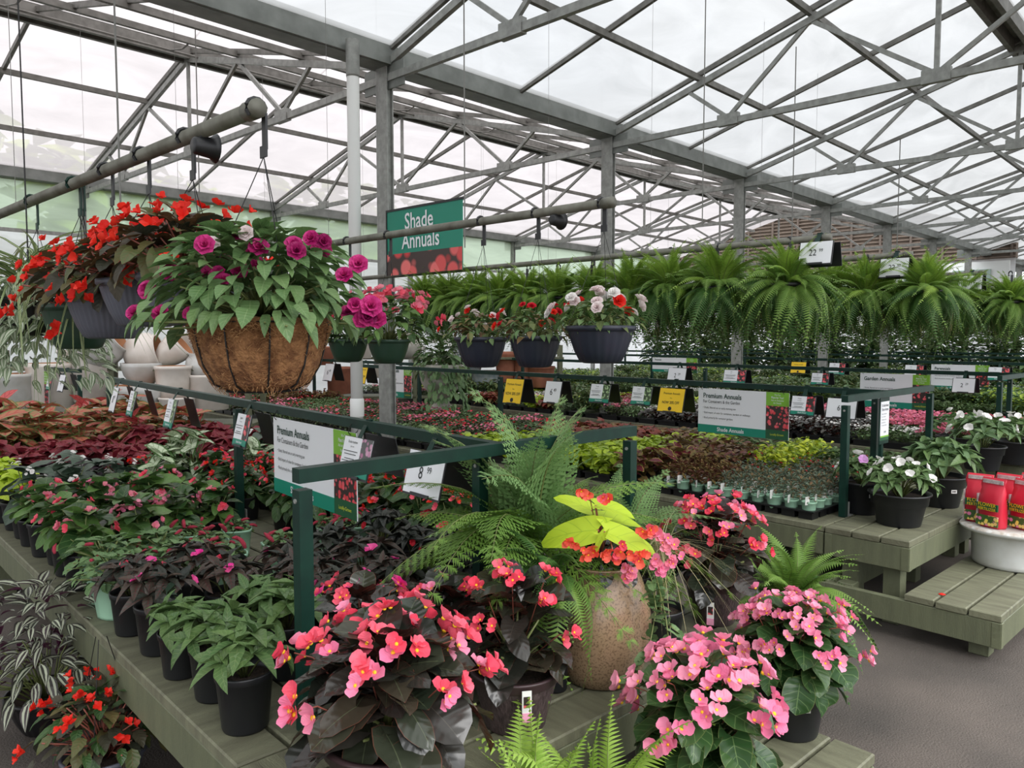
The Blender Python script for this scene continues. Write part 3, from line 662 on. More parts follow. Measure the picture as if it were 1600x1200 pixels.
# ------------------------------------------------------------ pots
def potmesh(kind, r, h):
    m = MB(); mats = None
    if kind in ('black', 'mint', 'terra', 'blackwide'):
        b = r * (.8 if kind != 'mint' else .74); n = 20 if kind != 'mint' else 4
        if kind == 'mint':
            # square pot with softened corners
            prof_ = [(b, 0), (b * 1.02, .01), (r * .97, h * .93), (r, h * .935), (r * 1.02, h), (r * .95, h), (r * .93, h * .9)]
            vs = []; n = 12
            for (rr, z) in prof_:
                for k in range(n):
                    a = 2 * PI * k / n + PI / 12; q = 1 / max(abs(math.cos(a)), abs(math.sin(a))); q = min(q, 1.18); vs.append((rr * q * math.cos(a) * .93, rr * q * math.sin(a) * .93, z))
            m.add(vs, [(i * n + k, i * n + (k + 1) % n, (i + 1) * n + (k + 1) % n, (i + 1) * n + k) for i in range(6) for k in range(n)] + [tuple(range(n - 1, -1, -1))])
        else:
            m.lathe([(b * .96, 0), (b, .006), (b + (r - b) * .8, h * .86), (r * (1.03 if kind == 'blackwide' else 1), h * .87), (r * 1.03, h - .004), (r * 1.02, h), (r * .95, h), (r * .92, h * .84)], 28)
        mats = MT['mint' if kind == 'mint' else 'terra' if kind == 'terra' else 'black']
    elif kind == 'weave':
        m.lathe([(r * .66, 0), (r * .68, .004), (r * .70, .02), (r * .93, h * .80)], 40, mi=0)
        m.lathe([(r * .93, h * .80), (r * .99, h * .84), (r * 1.0, h * .94), (r * 1.04, h * .97), (r * 1.03, h), (r * .94, h), (r * .92, h * .86)], 40, mi=1, capb=False)
        mats = [MT['weave'], MT['weave_rim']]
    elif kind == 'tub':
        m.lathe([(r * .70, 0), (r * .72, .006), (r * .86, h * .62), (r * .93, h * .66), (r * .97, h * .93), (r * 1.04, h * .95), (r * 1.04, h), (r * .96, h), (r * .93, h * .86)], 40); mats = MT['black']
    elif kind in ('navy', 'grey', 'greenb', 'blackb'):
        nf = 40 if kind == 'grey' else 22
        m.lathe([(r * .5, 0), (r * .62, .008), (r * .76, h * .3), (r * .88, h * .6), (r * .95, h * .84)], nf * 4 if kind != 'greenb' else 36, flute=.012 if kind != 'greenb' else 0, nf=nf)
        m.lathe([(r * .97, h * .84), (r, h * .87), (r * 1.04, h * .9), (r * 1.04, h), (r * .97, h), (r * .93, h * .85)], 48, capb=False)
        mats = MT[{'navy': 'navy', 'grey': 'greypot', 'greenb': 'greenpot', 'blackb': 'tray'}[kind]]
    return m.mesh('pot', mats)
_pc = {}
def pot(root, kind, r, h, soil=True):
    k = (kind, round(r, 3), round(h, 3))
    if k not in _pc:
        s = MB(); s.disc(r * .93, 0, 14); _pc[k] = (potmesh(kind, r, h), s.mesh('soil', MT['soil']))
    p = put(_pc[k][0], 'pot', root)
    if soil: put(_pc[k][1], 'soil', root, loc=(0, 0, h * .86))
    return p
# ------------------------------------------------------------ plant builders
def look(d):           # matrix taking +z to direction d (for flowers)
    d = Vector(d).normalized(); q = Vector((0, 0, 1)).rotation_difference(d); return q.to_matrix().to_4x4()
U = random.uniform
def dome(n, R, H, droop=-.5, top=1.1, spread=1.0):
    out = []
    for i in range(n):
        t = (i + .5) / n; az = i * 2.399963 + U(-.3, .3); r = R * t ** .5 * U(.82, 1.05) * spread
        z = H * (1 - t ** 2.0 * .75) * U(.86, 1.04)
        if i % 2 == 0: z *= U(.3, .85); r *= U(.6, 1.02)
        pitch = top * (1 - t) + droop * t + U(-.25, .25)
        out.append((Vector((r * math.cos(az), r * math.sin(az), z)), az + U(-.35, .35), pitch, U(-.4, .4)))
    return out
def rosettes(ns, R, H, nper, pitch=.35):
    out = []
    for i in range(ns):
        t = (i + .5) / ns; a = i * 2.399963 + U(-.3, .3); r = R * t ** .5 * U(.85, 1.05)
        c = Vector((r * math.cos(a), r * math.sin(a), H * (1 - .5 * t * t) * U(.85, 1.05)))
        tilt = look((math.cos(a) * t * .9, math.sin(a) * t * .9, 1))
        a0 = U(0, 6)
        for k in range(nper):
            out.append((c, tilt, a0 + 2.399963 * k, pitch + U(-.2, .2) + (.5 if k < nper * .35 else -.15), 1 if k >= nper * .35 else .7, U(-.3, .3)))
    return out
def foliage_parts(root, z0, places, kinds, mk, L, name='leaf'):
    mks = mk if isinstance(mk, (list, tuple)) else [mk]
    for i, p in enumerate(places):
        if len(p) == 4:
            pos, az, pi_, ro = p; sc = L * U(.75, 1.15)
            M = xf(az, pi_, ro, sc, pos + Vector((0, 0, z0)) - Vector((math.cos(az), math.sin(az), 0)) * sc * .45)
        else:
            c, tilt, az, pi_, s, ro = p; M = Matrix.Translation(c + Vector((0, 0, z0))) @ tilt @ xf(az, pi_, ro, L * s * U(.85, 1.15))
        put(leafmesh(random.choice(kinds), random.choice(mks)), name, root, M)
def foliage_join(z0, places, kinds, mks, L, mb=None):
    m = mb or MB()
    for i, p in enumerate(places):
        if len(p) == 4:
            pos, az, pi_, ro = p; sc = L * U(.75, 1.15)
            M = xf(az, pi_, ro, sc, pos + Vector((0, 0, z0)) - Vector((math.cos(az), math.sin(az), 0)) * sc * .45)
        else:
            c, tilt, az, pi_, s, ro = p; M = Matrix.Translation(c + Vector((0, 0, z0))) @ tilt @ xf(az, pi_, ro, L * s * U(.85, 1.15))
        addt(m, LT[random.choice(kinds)], M, random.randrange(len(mks)) if len(mks) > 1 else 0, random.random())
    return m
def stems(root, z0, pts, mk='stem', r=.0025, base_r=.03):
    m = MB()
    for p in pts:
        b = Vector((p.x * .12, p.y * .12, z0)); e = Vector((p.x, p.y, p.z + z0)); c = b.lerp(e, .5) + Vector((p.x * -.12, p.y * -.12, .1 * p.z))
        m.tube([b, c, e], [r * 1.6, r * 1.2, r], 4)
    if m.f: m.build('stems', MT[mk], root, smooth=True)
def flowers_at(root, z0, spots, mesh, size, stamen=True, jit=.3, name='flower'):
    for (p, d) in spots:
        M = Matrix.Translation(p + Vector((0, 0, z0))) @ look(Vector(d) + Vector((U(-jit, jit), U(-jit, jit), U(-jit, jit)))) @ Matrix.Rotation(U(0, 6), 4, 'Z') @ Matrix.Scale(size * U(.8, 1.15), 4)
        f = put(mesh if not isinstance(mesh, list) else random.choice(mesh), name, root, M)
        if stamen: put(STAMEN, 'stamen', f)
def clusters(n, R, H, per, rad, bias=None, low=.6):
    out = []
    for i in range(n):
        t = (i + .5) / n; a = i * 2.399963 + 1.1; r = R * t ** .5
        if bias is not None: a = bias + (a % (2 * PI) - PI) * .62
        c = Vector((r * math.cos(a), r * math.sin(a), H * (1.06 - low * t * t)))
        for k in range(per):
            dlt = Vector((U(-1, 1), U(-1, 1), U(-.8, .8))) * rad
            out.append((c + dlt, Vector((math.cos(a) * (.3 + t), math.sin(a) * (.3 + t), .7)) + dlt / rad * .5))
    return out
TOC = math.atan2(-1, -1)     # rough direction back to the camera
def camdir(p): 
    return math.atan2(-p[1], -p[0])
# ------------------------------------------------------------ species
SPC = {
 'ngi_g': dict(n='potted_impatiens', w='green-leaved impatiens', p=('black', .08, .165), k=['ngi', 'ngi_b'], m=['ngi_g'], L=.105, a=('ros', 7, .085, .11, 8, .3), f=None),
 'ngi_d': dict(n='potted_impatiens', w='bronze-leaved impatiens with coral buds', p=('black', .08, .165), k=['ngi', 'ngi_b'], m=['ngi_d', 'ngi_k'], L=.095, a=('ros', 9, .10, .13, 8, .3), f=(['imp_coral', 'imp_hot'], 3, 1, .01, .022, 0)),
 'ngi_k': dict(n='potted_impatiens', w='black-leaved impatiens', p=('black', .08, .16), k=['ngi', 'ngi_b'], m=['ngi_k'], L=.09, a=('ros', 9, .10, .13, 8, .3), f=(['imp_crimson'], 2, 1, .01, .018, 0)),
 'ivy': dict(n='potted_chenille_plant', w='small-leaved green trailing plant', p=('mint', .08, .15), k=['ivy', 'small'], m=['ivy'], L=.042, a=('dome', 110, .17, .10, -.5, .5), f=(['catkin'], 3, 1, .01, .05, 0)),
 'chen': dict(n='potted_chenille_plant', w='chenille plant with fuzzy red catkins', p=('mint', .085, .16), k=['ivy', 'small'], m=['ivy', 'flat_g'], L=.035, a=('dome', 90, .095, .06, -.7, .5), f=(['catkin'], 7, 1, .02, .06, 0)),
 'beg_p': dict(n='potted_begonia', w='green-leaved begonia with pink flower clusters', p=('mint', .085, .16), k=['begonia', 'wing', 'round'], m=['green', 'dgreen'], L=.112, a=('dome', 28, .115, .19, -.5, .8), f=(['beg_pink', 'beg_rose'], 4, 4, .018, .021, 0)),
 'beg_pb': dict(n='potted_begonia', w='bushy green begonia with rose flowers', p=('black', .085, .16), k=['begonia', 'wing'], m=['green', 'dgreen'], L=.112, a=('dome', 28, .115, .19, -.5, .8), f=(['beg_rose', 'beg_coral'], 4, 4, .018, .022, 0)),
 'beg_c': dict(n='potted_begonia', w='begonia with hanging scarlet flower clusters', p=('black', .085, .16), k=['wing', 'begonia2'], m=['dgreen'], L=.095, a=('dome', 40, .14, .22, -.6, .8), f=(['beg_coral', 'beg_red'], 7, 5, .024, .02, 0)),
 'beg_d': dict(n='potted_begonia', w='large grey-green begonia with small white flowers', p=('black', .085, .16), k=['begonia', 'begonia2'], m=['flat_s2'], L=.13, a=('dome', 16, .13, .26, -.6, .8), f=(['imp_white'], 3, 6, .02, .011, 0)),
 'col_r': dict(n='potted_coleus', w='wine-red coleus', p=('black', .085, .16), k=['coleus'], m=['coleus_r'], L=.12, a=('ros', 5, .10, .22, 7, .25), f=None),
 'col_k': dict(n='potted_coleus', w='black-purple coleus', p=('black', .085, .16), k=['coleus'], m=['coleus_k'], L=.09, a=('ros', 7, .11, .14, 7, .2), f=None),
 'col_l': dict(n='potted_coleus', w='chartreuse veined coleus', p=('black', .085, .16), k=['coleus'], m=['coleus_l'], L=.10, a=('ros', 6, .10, .18, 7, .25), f=None),
 'cal_p': dict(n='potted_caladium', w='pink and green caladium', p=('black', .085, .16), k=['caladium'], m=['cal_p'], L=.17, a=('dome', 20, .17, .30, -.5, .6), f=None, st=1),
 'cal_r': dict(n='potted_caladium', w='rose-red caladium', p=('black', .085, .16), k=['caladium'], m=['cal_r', 'cal_p'], L=.17, a=('dome', 18, .16, .32, -.5, .8), f=None, st=1),
 'cal_w': dict(n='potted_caladium', w='white caladium with green edges', p=('black', .085, .16), k=['caladium'], m=['cal_w'], L=.13, a=('dome', 18, .13, .26, -.5, .8), f=None, st=1),
}
LMAT['flat_s2'] = leafmat('leaf_grey_green', (66, 84, 70), (78, 94, 76), vein=(100, 118, 100), vw=.04, side=4, rough=.4)
def make(sp, mode, root=None):
    d = SPC[sp]; o = root or empty(d['n'], (0, 0, 0)); pk, r, h = d['p']
    pot(o, pk, r, h); z0 = h * .86
    a = d['a']; pl = dome(*a[1:]) if a[0] == 'dome' else rosettes(*a[1:])
    if mode == 'parts': foliage_parts(o, z0, pl, d['k'], d['m'], d['L'])
    else: foliage_join(z0, pl, d['k'], d['m'], d['L']).build('foliage', [LMAT[x] for x in d['m']], o, smooth=True, kind='stuff')
    P = [p[0] for p in pl]
    stems(o, z0, P[::(1 if d.get('st') else 3)], 'stem', .0022)
    if d['f']:
        ks, nc, per, rad, size, stm = d['f']
        sp_ = clusters(nc, a[2] * 1.05, a[3], per, rad)
        if mode == 'parts': flowers_at(o, z0, sp_, [FLW[k] for k in ks], size, bool(stm))
        else:
            for (p, dd) in sp_[:40]:
                put(FLW[random.choice(ks)], 'flower', o, Matrix.Translation(p + Vector((0, 0, z0))) @ look(dd) @ Matrix.Scale(size, 4))
    return o
PROTO = {}
def place(sp, x, y, z, label, group, mode='parts', nvar=3, sc=1.0):
    key = (sp, mode); L = PROTO.setdefault(key, [])
    if len(L) < nvar:
        o = make(sp, mode); L.append([o, o.name]); KIDS[o.name] = None
        o.location = (x, y, z); o.rotation_euler = (0, 0, U(0, 6.28)); o.scale = (sc,) * 3
        tag(o, label, SPC[sp].get('c', SPC[sp]['n'].replace('potted_', '').replace('_', ' ')), group)
        KIDS[o.name] = [c for c in o.children]; return o
    src = L[random.randrange(nvar)][0]
    return copy_tree(src, (x, y, z), U(0, 6.28), sc * U(.86, 1.14), label, group)
def spec1(x, y):
    if y < 2.2: return 'ngi_g' if x < 1.0 else None
    if y < 2.62: return 'ngi_g' if x < 1.3 else 'ngi_d' if x < 1.7 else 'ngi_k' if x < 2.3 else None
    if y < 3.15: return 'ngi_d' if x < 1.45 else 'ngi_k' if x < 2.0 else 'beg_c'
    if y < 3.5: return 'ivy' if x < 1.3 else 'chen' if x < 2.0 else 'beg_c'
    if y < 3.72: return 'chen' if 1.2 < x < 1.7 else 'beg_c' if x > 1.8 else 'beg_p'
    if y < 4.75: return 'beg_c' if x > 1.9 else random.choice(['beg_p', 'beg_p', 'beg_pb'])
    if y < 5.3: return 'col_l' if x < 1.0 and y > 5 else 'beg_d' if x < 1.5 else random.choice(['beg_d', 'beg_c', 'cal_w'])
    if y < 5.6: return 'col_l' if x < 1.0 else 'col_k' if x < 1.4 else 'cal_w' if 1.7 < x < 2.1 else 'col_r'
    if y < 6.3: return 'col_r'
    return random.choice(['cal_p', 'cal_p', 'cal_r'])
cols1 = [.90, 1.13, 1.36, 1.59, 1.97, 2.2, 2.43]
j = 0; y = 2.06
while y < 8.2:
    for i, x in enumerate(cols1):
        s = spec1(x, y)
        if s and not (2.85 < y < 3.2 and 1.3 < x < 1.75) and not (3.3 < y < 5.2 and random.random() < .2 and i > 0):
            near = y < 5.4
            if i == 0 and s == 'beg_p': s = 'beg_pb'
            place(s, x + U(-.02, .02), y + U(-.02, .02), ZB, '%s, %s from the left bench edge, %s row back' % (SPC[s]['w'], nth(i), nth(j)), 'potted annuals on the closest bench', 'parts' if near else 'join', 2 if near else 3)
    j += 1; y += .235
# ------------------------------------------------------------ trays of bedding plants
def small_fol(m, nx, ny, sx, sy, h, kinds, nm, L, n, hv=.3):
    for i in range(n):
        x = U(-sx / 2, sx / 2); y = U(-sy / 2, sy / 2)
        hz = h * (1 - .35 * abs((x * nx / sx) % 1 - .5) * 2) * U(1 - hv, 1)
        a = U(0, 6.28); addt(m, LT[random.choice(kinds)], xf(a, U(-.5, .7), U(-.4, .4), L * U(.7, 1.2), (x, y, hz)), random.randrange(nm), random.random())
TS = {  # name, words, leaf kinds, mats, L, n, height, flower keys, n flowers, size
 'fg_red': ('small red-flowered bedding plants', ['small'], ['flat_g', 'flat_d'], .045, 330, .13, ['imp_crimson', 'imp_coral'], 15, .017),
 'fg_pink': ('green bedding plants with pink flowers', ['small'], ['flat_g', 'flat_d'], .045, 330, .14, ['imp_rose', 'imp_pink'], 34, .018),
 'fg': ('small green bedding plants', ['small'], ['flat_g', 'ivy'], .042, 360, .14, None, 0, 0),
 'white': ('white-flowered bedding plants', ['small'], ['flat_g', 'ivy'], .04, 300, .13, ['imp_white'], 80, .013),
 'drk': ('dark red-leaved bedding plants', ['small'], ['flat_r', 'flat_d'], .05, 300, .13, ['imp_crimson'], 16, .018),
 'lime': ('lime-green leafy plants', ['coleus'], ['flat_l', 'coleus_l'], .075, 200, .18, None, 0, 0),
 'yellow': ('bright yellow-green leafy plants', ['ovate'], ['flat_y', 'flat_l'], .05, 330, .22, None, 0, 0),
 'brown': ('bronze and ochre coleus plants', ['coleus'], ['coleus_b', 'flat_o', 'flat_r'], .06, 270, .2, None, 0, 0),
 'burg': ('burgundy coleus plants with lime edges', ['coleus'], ['coleus_p', 'coleus_b'], .10, 110, .22, None, 0, 0),
 'rust': ('rust-red coleus plants', ['coleus'], ['rust', 'rust', 'coleus_b'], .1, 120, .17, None, 0, 0),
 'silver': ('fine grey-green plants with red tips', ['ngi'], ['flat_s', 'flat_s', 'flat_o'], .035, 420, .15, ['imp_crimson'], 8, .01),
 'ngit': ('glossy green lance-leaved plants', ['ngi'], ['ngi_g', 'flat_g'], .07, 240, .17, None, 0, 0),
 'dkwht': ('dark-leaved begonias with white flowers', ['begonia'], ['bronze2', 'bronze'], .05, 150, .15, ['imp_white'], 22, .016),
 'pinkm': ('mass of pink begonia flowers', ['begonia'], ['flat_g', 'dgreen'], .05, 120, .16, ['imp_pink', 'imp_rose'], 120, .02),
 'shrub': ('tall leafy green shade plants', ['ovate', 'ngi'], ['flat_g', 'cala', 'mixg'], .08, 260, .34, None, 0, 0),
 'shrub2': ('tall pale green shade plants', ['ovate'], ['ivy', 'flat_l', 'cala'], .06, 340, .36, ['imp_white'], 6, .014),
}
TP = {}
TN = dict(fg_red='impatiens_tray', fg_pink='impatiens_tray', drk='dark_impatiens_tray', lime='coleus_tray', brown='coleus_tray', burg='coleus_tray', rust='coleus_tray', yellow='yellow_plant_tray', silver='fuchsia_tray', ngit='glossy_plant_tray', dkwht='begonia_tray', pinkm='begonia_tray', shrub='shade_plant_tray', shrub2='shade_plant_tray')
MT['tray'] = MT['tray']
def tray(sp, x, y, z, label, group, sx=.45, sy=.28, name='plant_tray', nv=2, cat='plant tray', sc=1):
    L = TP.setdefault((sp, sx, sy), [])
    if len(L) < nv:
        d = TS[sp]; o = empty(TN.get(sp, 'bedding_plant_tray'), (x, y, z), 0, label, cat, group)
        m = MB(); m.box((0, 0, .03), (sx * .9, sy * .88, .06)); m.box((0, 0, .058), (sx * .97, sy * .96, .012))
        m.build('tray', MT['tray'], o)
        f = MB(); k = sx * sy / (.45 * .28)
        small_fol(f, 4, 3, sx, sy, d[5] + .05, d[1], len(d[2]), d[3], int(d[4] * k)); small_fol(f, 4, 3, sx * .9, sy * .9, (d[5] + .05) * .6, d[1], len(d[2]), d[3], int(d[4] * k * .35))
        f.build('foliage', [LMAT[q] for q in d[2]], o, smooth=True, kind='stuff')
        if d[6]:
            g = MB()
            for i in range(int(d[7] * k)):
                me = FLW[random.choice(d[6])]; mi = random.randrange(len(d[6]))
                for q in range(5):
                    pz = (d[5] + .055) * U(.85, 1.08); 
                    if q == 0: c = Vector((U(-sx / 2, sx / 2), U(-sy / 2, sy / 2), pz)); T = look((U(-.8, .5), U(-.8, .5), 1))
                    addt(g, PTS, Matrix.Translation(c) @ T @ xf(q * 2 * PI / 5, .2, 0, d[8]), mi, random.random())
            g.build('blooms', [FM[q.split('_')[1]] for q in d[6]], o, smooth=True, kind='stuff')
        L.append(o); return o
    r = copy_tree(random.choice(L), (x, y, z), random.choice((0, PI)), 1, label, group); return r
PTS = petal(1, 1.0, 2, 3)
G_T = 'trays of bedding plants'
def spec2(x, y):
    if y < 2.6: return 'silver' if x < 5.8 else 'ngit'
    if y < 3.1: return 'yellow' if x > 5.4 else random.choice(['silver', 'ngit', 'brown'])
    if y < 3.6: return 'brown' if x < 5.9 else 'ngit'
    if y < 4.3: return 'lime' if x < 5.5 else random.choice(['lime', 'brown'])
    if y < 5.3: return 'rust' if x > 5.2 else random.choice(['lime', 'fg'])
    if y < 8.5: return random.choice(['fg', 'fg_red', 'fg_red', 'fg_pink'])
    if y < 10.5: return random.choice(['fg_red', 'fg', 'fg_pink'])
    return random.choice(['drk', 'fg', 'fg_red', 'brown', 'brown', 'fg_pink'])
jj = 0; y = 2.3
while y < 13.8:
    for i, x in enumerate((4.62, 5.08, 5.54, 6.0)):
        if i == 0 and y < 3.3: continue
        s = spec2(x, y)
        if i <= 1 and 3.2 < y < 3.75: s = 'burg'
        tray(s, x, y, ZB, '%s, %s across, %s back on second bench' % (TS[s][0], nth(i), nth(jj)), G_T)
    jj += 1; y += .295
# far part of the closest bench
y = 8.35; jj = 0
while y < 13.3:
    for i in range(4):
        s = ('fg_red' if i % 2 else 'drk') if y < 9.9 else 'white'
        if s == 'drk' and random.random() < .4: s = 'fg_red'
        tray(s, 1.04 + .46 * i, y, ZB, '%s, %s across, %s back beyond caladiums' % (TS[s][0], nth(i), nth(jj)), G_T)
    jj += 1; y += .295
# rows behind
def spec3(r, x, y):
    if r == 3:
        if y < 2.6 and x < .8: return 'pinkm'
        if y < 3.3: return 'white' if x < .5 else 'pinkm'
        if y < 4.6: return 'pinkm' if x > 1.2 else 'dkwht'
        if y < 6: return 'dkwht'
        return random.choice(['fg', 'shrub', 'white', 'lime', 'fg_pink', 'rust'])
    return random.choice(['shrub', 'shrub', 'shrub2', 'ngit', 'fg', 'white'])
for r in range(3, 7):
    x0 = B2X[0] + DR * (r - 2); y = 2.25; jj = 0
    st = .3 if r == 3 else .44 if r == 4 else .5; sy = .28 if r == 3 else .42
    while y < 12.5:
        for i in range(4):
            s = spec3(r, .24 + .47 * i, y)
            tray(s, x0 + .24 + .48 * i, y, ZB, '%s, %s across, %s back, row %s' % (TS[s][0], nth(i), nth(jj), ('three', 'four', 'five', 'six')[r - 3]), 'plants on the far display rows', .45, sy)
        y += st * (1 if r < 5 else 1.25); jj += 1
# individual mint pots along the left edge of the second bench
YS = [('silver', 'fine grey-green plant with red buds', ['ngi'], ['flat_s', 'flat_s', 'flat_o'], .03), ('purp', 'purple-red striped leafy plant', ['ngi'], ['flat_r', 'coleus_b'], .045), ('redg', 'reddish green young plant', ['small'], ['mixg', 'flat_r', 'flat_o'], .03), ('green', 'lime and green young plant', ['ovate'], ['flat_l', 'mixg'], .045)]
yp = {}
m = MB(); pm = potmesh('terra', .045, .075); pm.materials[0] = MT['mint']
tg = MB(); tg.box((0, 0, .03), (.035, .002, .05)); TAGM = tg.mesh('plant_tag', MT['tagwhite'], False)
def youngpot(k, x, y, label):
    q = yp.setdefault(k, [])
    if len(q) < 2:
        o = empty('young_potted_plant', (x, y, ZB + .03), 0, label, 'young plant', 'young plants in pale green pots'); put(pm, 'pot', o)
        pl = dome(75, .06, .10, -.2, 1.2); foliage_join(.07, pl, YS[k][2], YS[k][3], YS[k][4]).build('foliage', [LMAT[z] for z in YS[k][3]], o, smooth=True, kind='stuff')
        t = put(TAGM, 'plant_tag', o, xf(PI + U(-.4, .4), 0, 0, 1, (-.045, -.01, .055))); q.append(o); return
    r = copy_tree(random.choice(q), (x, y, ZB + .03), U(-.4, .4), U(.9, 1.1), label)
for j in range(10):
    y = 2.12 + j * .112
    for i in range(4):
        k = 0 if y < 2.75 else 1 if y < 3.25 else 2 if y < 3.6 else 3
        youngpot(k, 4.44 + i * .112, y, '%s, %s in from edge, %s from near end' % (YS[k][1], nth(i), nth(j)))
for j in range(3):
    m = MB(); 
    for q in range(4):
        for w in range(4): m.box((-.165 + .11 * q, -.165 + .11 * w, .024), (.085, .085, .046))
    m.box((0, 0, .05), (.45, .45, .01)); o = empty('carry_tray', (4.61, 2.29 + .452 * j, ZB), 0, 'black carry tray under pale green pots, %s from the near end of the second bench' % nth(j), 'tray', 'black carry trays'); m.build('tray', MT['tray'], o)
# ------------------------------------------------------------ lettering
_tc = {}
def text(s, size, mk, parent, loc, sx=.85, align='CENTER', bold=0, name='lettering', dep=0):
    k = (s, mk, align, bold)
    if k not in _tc:
        c = bpy.data.curves.new('lettering', 'FONT'); c.body = s; c.size = 1; c.align_x = align; c.align_y = 'CENTER'; c.offset = bold; c.resolution_u = 3
        t = bpy.data.objects.new('tmp', c); C.objects.link(t); dg = bpy.context.evaluated_depsgraph_get()
        me = bpy.data.meshes.new_from_object(t.evaluated_get(dg)); bpy.data.objects.remove(t); me.materials.clear(); me.materials.append(MT[mk]); me.name = 'lettering'; _tc[k] = me
    M = Matrix.Rotation(PI / 2, 4, 'X') @ Matrix.Diagonal((size * sx, size, 1, 1)); M.translation = Vector(loc)
    return put(_tc[k], name, parent, M)
def plate(parent, name, x0, x1, z0, z1, mk, y=0, t=.002): return MB().box(((x0 + x1) / 2, y, (z0 + z1) / 2), (abs(x1 - x0), t, abs(z1 - z0))).build(name, MT[mk] if isinstance(mk, str) else mk, parent)
# ------------------------------------------------------------ foreground plants
def leaves(root, z0, pl, kinds, mk, L): foliage_parts(root, z0, pl, kinds, mk, L)
MT['label_paper'] = simple('label_paper', (226, 226, 222), .5)
def price_tag(root, x, y, z, rz):
    o = empty('x', (0, 0, 0)); bpy.data.objects.remove(o)
    R = xf(rz, 0, 0, 1, (x, y, z))
    m = MB(); m.box((0, 0, 0), (.026, .0015, .085)); t = m.build('price_tag', MT['label_paper'], root, M=R)
    MB().box((0, -.0012, -.03), (.026, .001, .025)).build('pink_band', MT['pink_tag'], t)
    MB().box((0, -.0012, .012), (.018, .001, .03)).build('picture', MT['pic_red'], t)
def barcode(root, x, y, z, rz, w=.035, h=.022):
    R = xf(rz, 0, 0, 1, (x, y, z)); m = MB(); m.box((0, 0, 0), (w, .0015, h)); t = m.build('barcode_label', MT['label_paper'], root, M=R)
    m = MB(); xx = -w * .32
    while xx < w * .32: ww = U(.0008, .002); m.box((xx, -.0012, .001), (ww, .0008, h * .4)); xx += ww + U(.001, .002)
    m.build('barcode', MT['ink'], t)
def big_begonia(loc, label, potk, r, h, mats, L, n, R, H, fk, nc, per, rad, fs, kinds=('round', 'begonia', 'round', 'begonia2'), droop=-.6, stem='stem', bias=None, name='potted_begonia', tagl=True):
    o = empty(name, loc, 0, label, 'begonia'); pot(o, potk, r, h); z0 = h * .86
    pl = dome(n, R, H, droop, .9)
    leaves(o, z0, pl, list(kinds), mats, L); stems(o, z0, [p[0] for p in pl][::2], stem, .0035)
    cl = clusters(nc, R * 1.1, H * 1.08, per, rad, bias); flowers_at(o, z0, cl, [FLW[k] for k in fk], fs, True)
    m = MB()
    for i in range(0, len(cl), per):
        c = sum((q[0] for q in cl[i:i + per]), Vector()) / per
        m.tube([Vector((c.x * .4, c.y * .4, z0 + c.z * .5)), Vector((c.x * .8, c.y * .8, z0 + c.z * .95)), c + Vector((0, 0, z0))], .0018, 4)
    m.build('flower_stalks', MT['stem_r'], o, smooth=True)
    return o
TC = lambda p: math.atan2(p[1], p[0]) + PI / 2 * 0 - PI / 2
p = atd(600, 1.76, ZB)
o = big_begonia(p, 'large bronze-leaved begonia with coral flowers at the near bench corner', 'weave', .155, .17, ['bronze', 'bronze', 'bronze2'], .105, 120, .23, .25, ['beg_coral', 'beg_coral', 'beg_pink'], 17, 5, .03, .033)
p = atd(805, 2.13, ZB)
o = big_begonia(p, 'bronze-leaved begonia in brown woven pot beside the tan urn', 'weave', .128, .165, ['bronze', 'bronze2'], .095, 60, .17, .27, ['beg_coral'], 8, 4, .022, .026, bias=3.6)
price_tag(o, -.075, -.125, .115, -.55)
# begonia directly behind the corner one
p = atd(560, 2.22, ZB)
big_begonia(p, 'bronze begonia with magenta-pink flowers behind the corner begonia', 'black', .09, .16, ['bronze', 'bronze2'], .095, 50, .15, .2, ['imp_hot', 'beg_coral'], 7, 4, .02, .027)
p = atd(690, 2.3, ZB)
big_begonia(p, 'bronze begonia tucked between the corner pot and the big fern', 'black', .09, .16, ['bronze', 'bronze2'], .095, 46, .14, .19, ['beg_coral', 'beg_pink'], 5, 4, .02, .025)
# coral begonia at right
p = atd(1122, 2.92, ZB)
o = big_begonia(p, 'dark-leaved begonia with coral-pink flowers right of the tan urn', 'weave', .115, .17, ['bronze2', 'bronze'], .09, 84, .19, .27, ['beg_coral', 'beg_coral', 'beg_pink'], 15, 6, .034, .028)
price_tag(o, -.12, -.06, .07, -1.0)
# pink begonias on the step
p = atd(1248, 2.56, ZS)
o = big_begonia(p, 'pink-flowered green begonia in black tub at the step end', 'tub', .125, .19, ['dgreen'], .10, 105, .2, .24, ['beg_pink'], 22, 6, .035, .028, kinds=('round', 'begonia'), droop=-.9)
barcode(o, -.045 * 1.9, -.085 * 1.1, .135, -.75, .034, .026)
p = atd(1105, 2.02, ZS)
o = big_begonia(p, 'large pink-flowered green begonia at the bottom edge of the step', 'tub', .125, .19, ['dgreen'], .095, 110, .2, .28, ['beg_pink'], 17, 6, .035, .034, kinds=('round', 'begonia'), droop=-.9)
